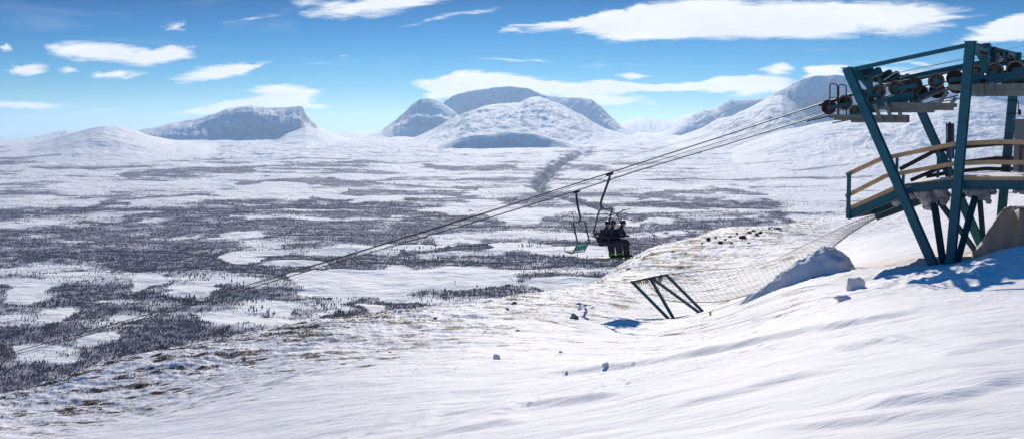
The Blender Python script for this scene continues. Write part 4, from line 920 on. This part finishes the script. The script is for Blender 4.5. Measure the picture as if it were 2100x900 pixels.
# ------------------------------------------------------------------ skiers
def skinned(name, verts, edges, rad, mats, parent=None, sub=2, root=0):
    me = bpy.data.meshes.new(name); me.from_pydata([tuple(v) for v in verts], edges, [])
    o = bpy.data.objects.new('tmp', me); col.objects.link(o)
    md = o.modifiers.new('s', 'SKIN'); sb = o.modifiers.new('u', 'SUBSURF'); sb.levels = sub; sb.render_levels = sub
    for i, r in enumerate(rad):
        me.skin_vertices[0].data[i].radius = (r, r) if not isinstance(r, tuple) else r
        me.skin_vertices[0].data[i].use_root = (i == root)
    dg = bpy.context.evaluated_depsgraph_get(); dg.update()
    nm = bpy.data.meshes.new_from_object(o.evaluated_get(dg)); nm.name = name
    bpy.data.objects.remove(o); 
    for p in nm.polygons: p.use_smooth = True
    nm.materials.clear()
    return link(name, nm, parent, mats)
def person(side, fw, lean, label, hel, boots, wear, headturn, knee):
    # local frame: f forward (uphill, towards the right of the photograph), s across, z up, from the seat
    org = LA(0, 0, 0); f = -TV; s = CV
    def P(a, b, z): return LA(a+fw, b+side, z)
    hipz = -2.80
    V = []; E = []; Rr = []
    def add(p, r, par=None):
        V.append(p); Rr.append(r)
        if par is not None: E.append((par, len(V)-1))
        return len(V)-1
    pel = add(P(-.06, 0, hipz), (.18, .16)); bel = add(P(-.05+lean*.2, 0, hipz+.16), (.18, .155), pel)
    ch = add(P(-.03+lean*.6, 0, hipz+.36), (.205, .16), bel); up = add(P(-.01+lean*.85, 0, hipz+.48), (.155, .12), ch)
    nk = add(P(.02+lean, 0, hipz+.56), .062, up); hd = add(P(.06+lean*1.1, 0, hipz+.66), .085, nk); hd2 = add(P(.065+lean*1.15, 0, hipz+.75), .09, hd)
    for k in (-1, 1):
        sh = add(P(-.01+lean*.8, k*.17, hipz+.46), .09, up); el = add(P(.13+lean*.7, k*.235, hipz+.22), .072, sh)
        wr = add(P(.36+lean*.4, k*.12, hipz+.21), .048, el); pm = add(P(.43+lean*.4, k*.10, hipz+.22), .038, wr)
        for q in range(4):
            a1 = add(P(.48+lean*.4, k*(.10-(q-1.5)*.020), hipz+.225-abs(q-1.2)*.004), .011, pm); add(P(.50+lean*.4-(.005*q), k*(.10-(q-1.5)*.020), hipz+.185+.004*q), .010, a1)
        th = add(P(.41+lean*.4, k*(.10-.045), hipz+.245), .012, wr); add(P(.45+lean*.4, k*(.10-.05), hipz+.235), .010, th)
        hp = add(P(.02, k*.095, hipz-.01), .125, pel); kn = add(P(knee, k*.11, hipz+.015), .10, hp)
        cf = add(P(knee+.03, k*.115, hipz-.18), .092, kn); an = add(P(knee+.06, k*.12, hipz-.40), .066, cf)
    e = empty('person', P(0, 0, hipz)); tag(e, label, 'person', None)
    body = skinned('body', V, E, Rr, (wear,), e)
    hc = P(.068+lean*1.15, 0, hipz+.745)
    # face
    bm = bmesh.new(); bmesh.ops.create_uvsphere(bm, u_segments=20, v_segments=14, radius=1, matrix=Matrix.Translation(hc+f*.03-ZV*.03))
    for v in bm.verts: v.co = (hc+f*.03-ZV*.03)+(v.co-(hc+f*.03-ZV*.03))*0.082
    bmesh.ops.create_cone(bm, cap_ends=True, segments=8, radius1=.016, radius2=.005, depth=.05, matrix=Matrix.Translation(hc+f*.115-ZV*.025) @ f.to_track_quat('Z', 'Y').to_matrix().to_4x4())
    bar(bm, hc+f*.105-ZV*.066-s*.022, hc+f*.105-ZV*.066+s*.022, .012, .010)
    obj('face', bm, M['skin'], e, True)
    # helmet shell and goggles
    bm = bmesh.new(); bmesh.ops.create_uvsphere(bm, u_segments=22, v_segments=14, radius=1.0)
    kill = [v for v in bm.verts if v.co.z < -0.28 or (v.co.x > 0.55 and v.co.z < 0.25)]
    bmesh.ops.delete(bm, geom=kill, context='VERTS')
    for v in bm.verts:
        c0 = v.co.copy(); v.co = hc+f*(c0.x*.135-.005)+s*(c0.y*.118)+ZV*(c0.z*.125+.012)
    bmesh.ops.solidify(bm, geom=bm.faces[:], thickness=0.012); obj('helmet', bm, hel, e, True)
    bm = bmesh.new()
    for i in range(9):
        a0 = -0.9+1.8*i/9; a1 = -0.9+1.8*(i+1)/9
        p0 = hc+f*math.cos(a0)*.118+s*math.sin(a0)*.105; p1 = hc+f*math.cos(a1)*.118+s*math.sin(a1)*.105; bar(bm, p0+ZV*.01, p1+ZV*.01, .02, .06)
    obj('goggles', bm, M['black'], e)
    for k in (-1, 1):
        a = P(knee+.06, k*.12, hipz-.40)
        bm = bmesh.new(); tube(bm, smooth_path([a+ZV*.10, a, a-ZV*.10+f*.01, a-ZV*.17+f*.05, a-ZV*.19+f*.19], 3), [.062]*3+[.066]*3+[.064]*3+[.06]*3+[.04], 10)
        bt = obj('boot', bm, M['black'], e, True)
        if boots is M['green']:
            bm = bmesh.new(); tube(bm, [a-ZV*.06, a-ZV*.11+f*.01], [.071, .072], 10); obj('cuff', bm, boots, bt, True)
        bm = bmesh.new(); zz = a-ZV*.235
        pts = [zz-f*.62+ZV*-.01, zz-f*.2, zz+f*.3, zz+f*.72+ZV*.015, zz+f*.86+ZV*.05, zz+f*.95+ZV*.12]
        up2 = ZV
        for p0, p1 in zip(pts[:-1], pts[1:]): bar(bm, p0+ZV*.12*(-.0), p1, .085, .014)
        obj('ski', bm, M['ski'], e)
        if boots is M['green']:
            bm = bmesh.new(); bar(bm, zz-f*.05+ZV*.009, zz+f*.2+ZV*.009, .088, .012); obj('lime_panel', bm, M['green'], e)
        bm = bmesh.new(); bar(bm, zz-f*.12+ZV*.02, zz+f*.2+ZV*.02, .06, .03); obj('binding', bm, M['black'], e)
    return P
Pa = person(-.36, -.10, .17, 'skier in black nearest the camera on the lift chair, black helmet, lime green boot cuffs', M['helmet'], M['green'], M['cloth'], 0, .40)
Pb = person(.02, .0, .10, 'middle skier on the lift chair in black with a reddish brown helmet', M['helmet_r'], M['green'], M['cloth_b'], 0, .42)
Pc = person(.40, .10, .22, 'skier on the far side of the lift chair leaning forward, dark helmet and dark boots', M['helmet'], M['black'], M['cloth'], 0, .44)
def poles(pts, label):
    e = empty('ski_poles', pts[0][0]); tag(e, label, 'ski poles')
    for a, b in pts:
        bm = bmesh.new(); tube(bm, [a, b], 0.011, 6); o = obj('pole', bm, M['pole'], e)
        d = (b-a).normalized(); bm = bmesh.new(); tube(bm, [a-d*.02, a+d*.13], .022, 8); obj('grip', bm, M['black'], o)
        bm = bmesh.new(); tube(bm, [b-d*.09, b-d*.07], [.045, .05], 10); obj('basket', bm, M['black'], o)
poles([(Pa(.46,.10,-2.56), LA(-.42,-.62,-2.60)), (Pa(.30,.1,-2.2), Pa(-.0,.02,-1.9))], 'pair of ski poles held by the nearest skier, one sticking out behind the chair')
poles([(Pc(-.02,.05,-1.72), Pc(.62,.12,-2.98))], 'single ski pole slanting down past the knees of the far skier')

# ------------------------------------------------------------------ safety net and its frame
nf = empty('net_frame', PT(1380, 655, 1.64)); tag(nf, 'leaning dark teal pipe trestle holding the end of the net', 'net frame')
A0, A1 = W(1296,577,44.0), W(1366,562.5,46.2)
bm = bmesh.new(); bar(bm, A0-(A1-A0).normalized()*.05, A1+(A1-A0).normalized()*.05, .085, .085); obj('top_bar', bm, M['teal_dark'], nf)
cM = (A0+A1)/2
for a, b in ((A0, W(1374,656,42.9)), (A0.lerp(A1,.52), W(1384.5,658,43.0)), (A0.lerp(A1,.56), W(1435,641,44.6)), (A1, W(1445,642,44.7))):
    bm = bmesh.new(); d = (b-a).normalized(); bar(bm, a, b+d*.35, .095, .095, up=CV); obj('leg', bm, M['teal_dark'], nf)
def build_net():
    nE = [(1322,574,44.7),(1345,598,44.2),(1362,613,43.9),(1400,619.5,43.5),(1440,619.5,43.0),(1480,617,42.5),(1530,606,41.6),(1580,588,41.0),(1640,556,40.2),(1700,513,39.7),(1750,475,39.4),(1797,447,39.2)]
    fE = [(1364,563.5,46.1),(1385,562,46.0),(1410,558,46.0),(1440,555,46.0),(1480,551,45.7),(1520,548,45.2),(1560,541,44.7),(1600,528,44.0),(1645,504,42.7),(1700,478,41.2),(1750,455,40.3),(1795,441,39.6)]
    a = smooth_path([W(*p) for p in nE], 10); b = smooth_path([W(*p) for p in fE], 10)
    def resample(p, n_):
        d_ = [0.0]
        for u_, w_ in zip(p[:-1], p[1:]): d_.append(d_[-1]+(w_-u_).length)
        q_ = np.linspace(0, d_[-1], n_); arr = np.array([tuple(v) for v in p])
        return [Vector((float(np.interp(x_, d_, arr[:, 0])), float(np.interp(x_, d_, arr[:, 1])), float(np.interp(x_, d_, arr[:, 2])))) for x_ in q_]
    a = resample(a, 84); b = resample(b, 84); n = len(a); m = 18
    G = []
    for i in range(n):
        row = []
        for j in range(m+1):
            w = j/m; p = a[i].lerp(b[i], w); sag = -0.22*math.sin(math.pi*w)*math.sin(math.pi*min(1, i/n*1.05))
            p = p+ZV*(sag+0.03*pn(np.array([i*.13]), np.array([j*.35]), 6)[0]); row.append(p)
        G.append(row)
    net = empty('safety_net', W(1400, 620, 43.5)); tag(net, 'sagging pale mesh safety net slung from the platform to the leaning pipe trestle', 'safety net')
    bm = bmesh.new()
    def thread(p, q, r=.0055):
        tube(bm, [p, q], r, 3, False)
    # diagonal mesh
    for i in range(0, n-1):
        for j in range(m):
            if (i+j) % 2 == 0: thread(G[i][j], G[i+1][j+1])
            else: thread(G[i+1][j], G[i][j+1])
    obj('mesh', bm, M['net'], net)
    for k, e_ in enumerate((0, m)):
        bm = bmesh.new(); tube(bm, [G[i][e_] for i in range(n)], .016 if k == 0 else .010, 5); obj('edge_rope', bm, M['net_edge'] if k == 0 else M['net'], net)
    bm = bmesh.new(); rnd = random.Random(4)     # bunched net lashed along the bar
    for i in range(60):
        f = rnd.random(); p = A0.lerp(A1, .1+.85*f); 
        tube(bm, [p+Vector((rnd.uniform(-.05,.05), rnd.uniform(-.05,.05), rnd.uniform(-.02,.07))), p+Vector((rnd.uniform(-.1,.1), rnd.uniform(-.1,.1), rnd.uniform(-.3,-.05)))], .014, 4)
    obj('lashing', bm, M['snow_grass'], net)
build_net()

# ------------------------------------------------------------------ snow mound, blocks, rocks, marker
def mound(name, px_axis, hs, wn, wf, label, cat, seed, n=110, m=60):
    """heap of snow along an axis on the ground; hs heights, wn camera-side and wf far-side half widths"""
    ax = [W(x, y, d) for x, y, d in px_axis]
    X = np.zeros((n, m)); Y = X.copy(); H = X.copy(); tt = np.linspace(0, len(ax)-1, len(ax))
    pts = smooth_path(ax, 12); P = np.array([[p.x, p.y] for p in pts]); s = np.linspace(0, 1, len(P)); q = np.linspace(0, 1, n)
    cx = np.interp(q, s, P[:, 0]); cy = np.interp(q, s, P[:, 1]); hh = np.interp(q*(len(ax)-1), tt, hs); w1 = np.interp(q*(len(ax)-1), tt, wn); w2 = np.interp(q*(len(ax)-1), tt, wf)
    tx = np.gradient(cx); ty = np.gradient(cy); l = np.hypot(tx, ty); nx, ny = ty/l, -tx/l   # normal
    sgn = np.where(ny < 0, 1, -1); nx = nx*sgn; ny = ny*sgn        # towards the camera
    v = np.linspace(-1, 1, m)
    for j in range(m):
        d = np.where(v[j] > 0, v[j]*w1, v[j]*w2)
        X[:, j] = cx+nx*d; Y[:, j] = cy+ny*d
        prof = np.where(v[j] > 0, (1-abs(v[j])**1.6), (1-abs(v[j]))**1.3*1.0)
        H[:, j] = hh*prof
    fr = fbm(X/0.7+seed, Y/0.7, 4, 500+seed)*0.16+ridged(X/0.45+seed, Y/0.6, 5, 510+seed, 0.6)*0.12
    e = np.clip(H/0.3, 0, 1); H = H+fr*e
    ends = np.minimum(1, np.minimum(q, 1-q)*14)[:, None]
    Z = hill_z(X, Y)+H*ends-0.06
    edge = np.zeros_like(Z); edge[0, :] = edge[-1, :] = 1; edge[:, 0] = edge[:, -1] = 1; Z = Z-edge*0.25
    o = grid_mesh(name, X, Y, Z, (M['snow_lump'],)); tag(o, label, cat); return o
mound('snow_mound', [(1735,552,38.5),(1712,556,38.3),(1685,562,38.2),(1650,570,38.2),(1615,582,38.3),(1580,598,38.5),(1545,615,38.6),(1505,632,38.8)],
      [.5,.85,.95,.9,.7,.45,.28,.12], [.6,.95,1.15,1.1,.8,.6,.45,.3], [.7,1.2,1.5,1.3,.9,.6,.4,.3], 'big shaded snow mound with a long tail, heaped over the middle of the net', 'snow mound', 1)
def lump(name, x, y, d, sx, sy, sz, mat, label, cat, seed, group=None, rough=.25):
    p = W(x, y, hitpix(x, y, True)); z = hz(p.x, p.y); bm = bmesh.new(); bmesh.ops.create_icosphere(bm, subdivisions=3, radius=1)
    rnd = random.Random(seed)
    planes = [(Vector((rnd.gauss(0,1), rnd.gauss(0,1), rnd.gauss(0,1))).normalized(), rnd.uniform(.6,.9)) for _ in range(7)]
    for v in bm.verts:
        for nrm, dd in planes:
            k = v.co.dot(nrm)
            if k > dd: v.co -= nrm*(k-dd)
        n = pn(np.array([v.co.x*2.3+seed]), np.array([v.co.y*2.3+v.co.z*1.7]), 7)[0]; v.co *= 1+rough*n
        v.co = Vector((v.co.x*sx, v.co.y*sy, v.co.z*sz))
    o = obj(name, bm, mat, None, True); o.location = (p.x, p.y, z+sz*(.12 if name == 'rock' else .35)); o.rotation_euler = (0, 0, rnd.random()*6)
    tag(o, label, cat, group); return o
# x, y are where the foot of the lump stands
lump('snow_block', 1755,592,33.5,.26,.22,.27,M['snow_lump'],'rounded snow block right of the big mound, the largest loose lump','snow block',1)
lump('snow_block', 1728,614,31,.26,.2,.10,M['snow_lump'],'flat snow slab just below the rounded block by the big mound','snow block',2)
lump('snow_block', 1018,736,27.5,.095,.09,.10,M['snow_lump'],'small square snow lump on the open slope left of the lift line','snow block',3)
lump('snow_block', 1243,751,24,.10,.07,.06,M['snow_lump'],'small flat snow lump on the drift edge below the trestle','snow block',4)
lump('snow_block', 1150,723,28,.05,.05,.045,M['snow_lump'],'tiny snow lump halfway between the trestle and the square lump','snow block',5)
lump('snow_block', 1162,767,22,.04,.035,.04,M['snow_lump'],'tiny snow lump at the drift edge left of the flat lump','snow block',6)
lump('rock', 1177,652,40,.27,.16,.15,M['rock'],'lone dark rock capped with snow on the slope left of the trestle','rock',11)
rk = random.Random(5)
RB = [(1452,492,80,.42),(1468,489,81,.35),(1477,497,76,.3),(1497,487,82,.5),(1512,481,84,.5),(1524,490,79,.75),(1536,478,85,.55),(1552,482,82,.5),(1560,479,84,.55),(1577,470,88,.5),(1594,470,88,.7),(1602,474,86,.5),(1583,466,90,.4),(1500,498,75,.25),(1536,499,75,.3),(1545,475,86,.4),(1440,500,75,.3),(1487,491,79,.3)]
for i, (x, y, d, s) in enumerate(RB):
    s *= rk.uniform(.22, .45); lump('rock', x, y, d, s*rk.uniform(.8,1.3), s*rk.uniform(.6,.9), s*rk.uniform(.5,.75), M['rock'], 'dark rock among the boulders on the brow right of the skiers', 'rock', 20+i, 'boulders on the brow of the slope', .35)
for i, (x, y, d, s) in enumerate([(893,652,46,.3),(1055,622,50,.32),(1040,634,47,.22),(450,700,43,.22),(610,672,44,.2),(1062,678,36,.18),(995,680,36,.14),(800,722,32,.12),(1290,552,64,.4),(1380,516,72,.35)]):
    lump('rock', x, y, d, s*.5, s*.3, s*.13, M['rock'], 'low dark stone poking through thin snow near the brow of the slope', 'stone', 60+i, 'stones poking through the snow', .35)
mk = W(1457,633,40); z0 = hz(mk.x, mk.y); bm = bmesh.new(); tube(bm, [Vector((mk.x, mk.y, z0-.1)), Vector((mk.x, mk.y, z0+.17))], [.035, .04], 10)
tag(obj('marker_peg', bm, M['orange']), 'small orange peg in the snow right of the trestle feet', 'marker')

# dry grass and heather tips poking out of the thin snow
def build_grass():
    n = 60000; az = np.radians(-27+43*rs.rand(n)); q = 0.5+0.52*rs.rand(n)**0.7
    r = crest_r(az)*q; X = np.sin(az)*r; Y = np.cos(az)*r
    a = X*0.866-Y*0.5; b = X*0.5+Y*0.866
    nz = fbm(a/3.6, b/0.9, 5, 71, 0.6); d = sstep(r, 24, 38)*(0.25+0.75*sstep(q, 0.55, 0.95))
    keep = rs.rand(n) < np.clip((d*(0.42+0.95*nz)-0.38)*3, 0, 1)
    X, Y = X[keep], Y[keep]; Z = hill_z(X, Y); m = len(X); print('grass', m)
    S = 0.01+0.025*rs.rand(m)
    V = np.zeros((m, 6, 3)); th = rs.rand(m)*3.14
    for k in range(2):
        t2 = th+k*1.5; dx = np.cos(t2)*S*1.2; dy = np.sin(t2)*S*1.2; lx = (rs.rand(m)-.5)*S*.8; ly = (rs.rand(m)-.5)*S*.8
        V[:, k*3, 0] = X-dx; V[:, k*3, 1] = Y-dy; V[:, k*3, 2] = Z-.02; V[:, k*3+1, 0] = X+dx; V[:, k*3+1, 1] = Y+dy; V[:, k*3+1, 2] = Z-.02
        V[:, k*3+2, 0] = X+lx; V[:, k*3+2, 1] = Y+ly; V[:, k*3+2, 2] = Z+S
    T = (np.array([[0, 1, 2], [3, 4, 5]])[None]+np.arange(m)[:, None, None]*6).reshape(-1, 3)
    tag(tri_mesh('dry_grass', V.reshape(-1, 3), T, (M['snow_grass'],)), 'dry brown grass and heather tips poking through thin snow on the brow', 'grass', kind='stuff')
build_grass(); print('T','%s'%round(time.time()-_t0,1),'build_grass')

# ------------------------------------------------------------------ haze
def build_haze():
    bm = bmesh.new(); bmesh.ops.create_cube(bm, size=1)
    for v in bm.verts: v.co = Vector((v.co.x*130000, v.co.y*130000+5000, -0.0+(790 if v.co.z > 0 else -620)))
    m = bpy.data.materials.new('haze'); m.use_nodes = True; t = m.node_tree; t.nodes.clear()
    out = N(t, 'ShaderNodeOutputMaterial'); p = N(t, 'ShaderNodeVolumePrincipled'); p.inputs['Density'].default_value = 1.8e-5; p.inputs['Color'].default_value = (0.52, 0.74, 1.0, 1); p.inputs['Anisotropy'].default_value = 0.5
    t.links.new(p.outputs[0], out.inputs['Volume'])
    o = obj('haze', bm, m); tag(o, kind='stuff')
build_haze()
sc.cycles.use_denoising = True
sc.cycles.max_bounces = 6; sc.cycles.diffuse_bounces = 3; sc.cycles.glossy_bounces = 2; sc.cycles.volume_bounces = 1
sc.cycles.sample_clamp_indirect = 6
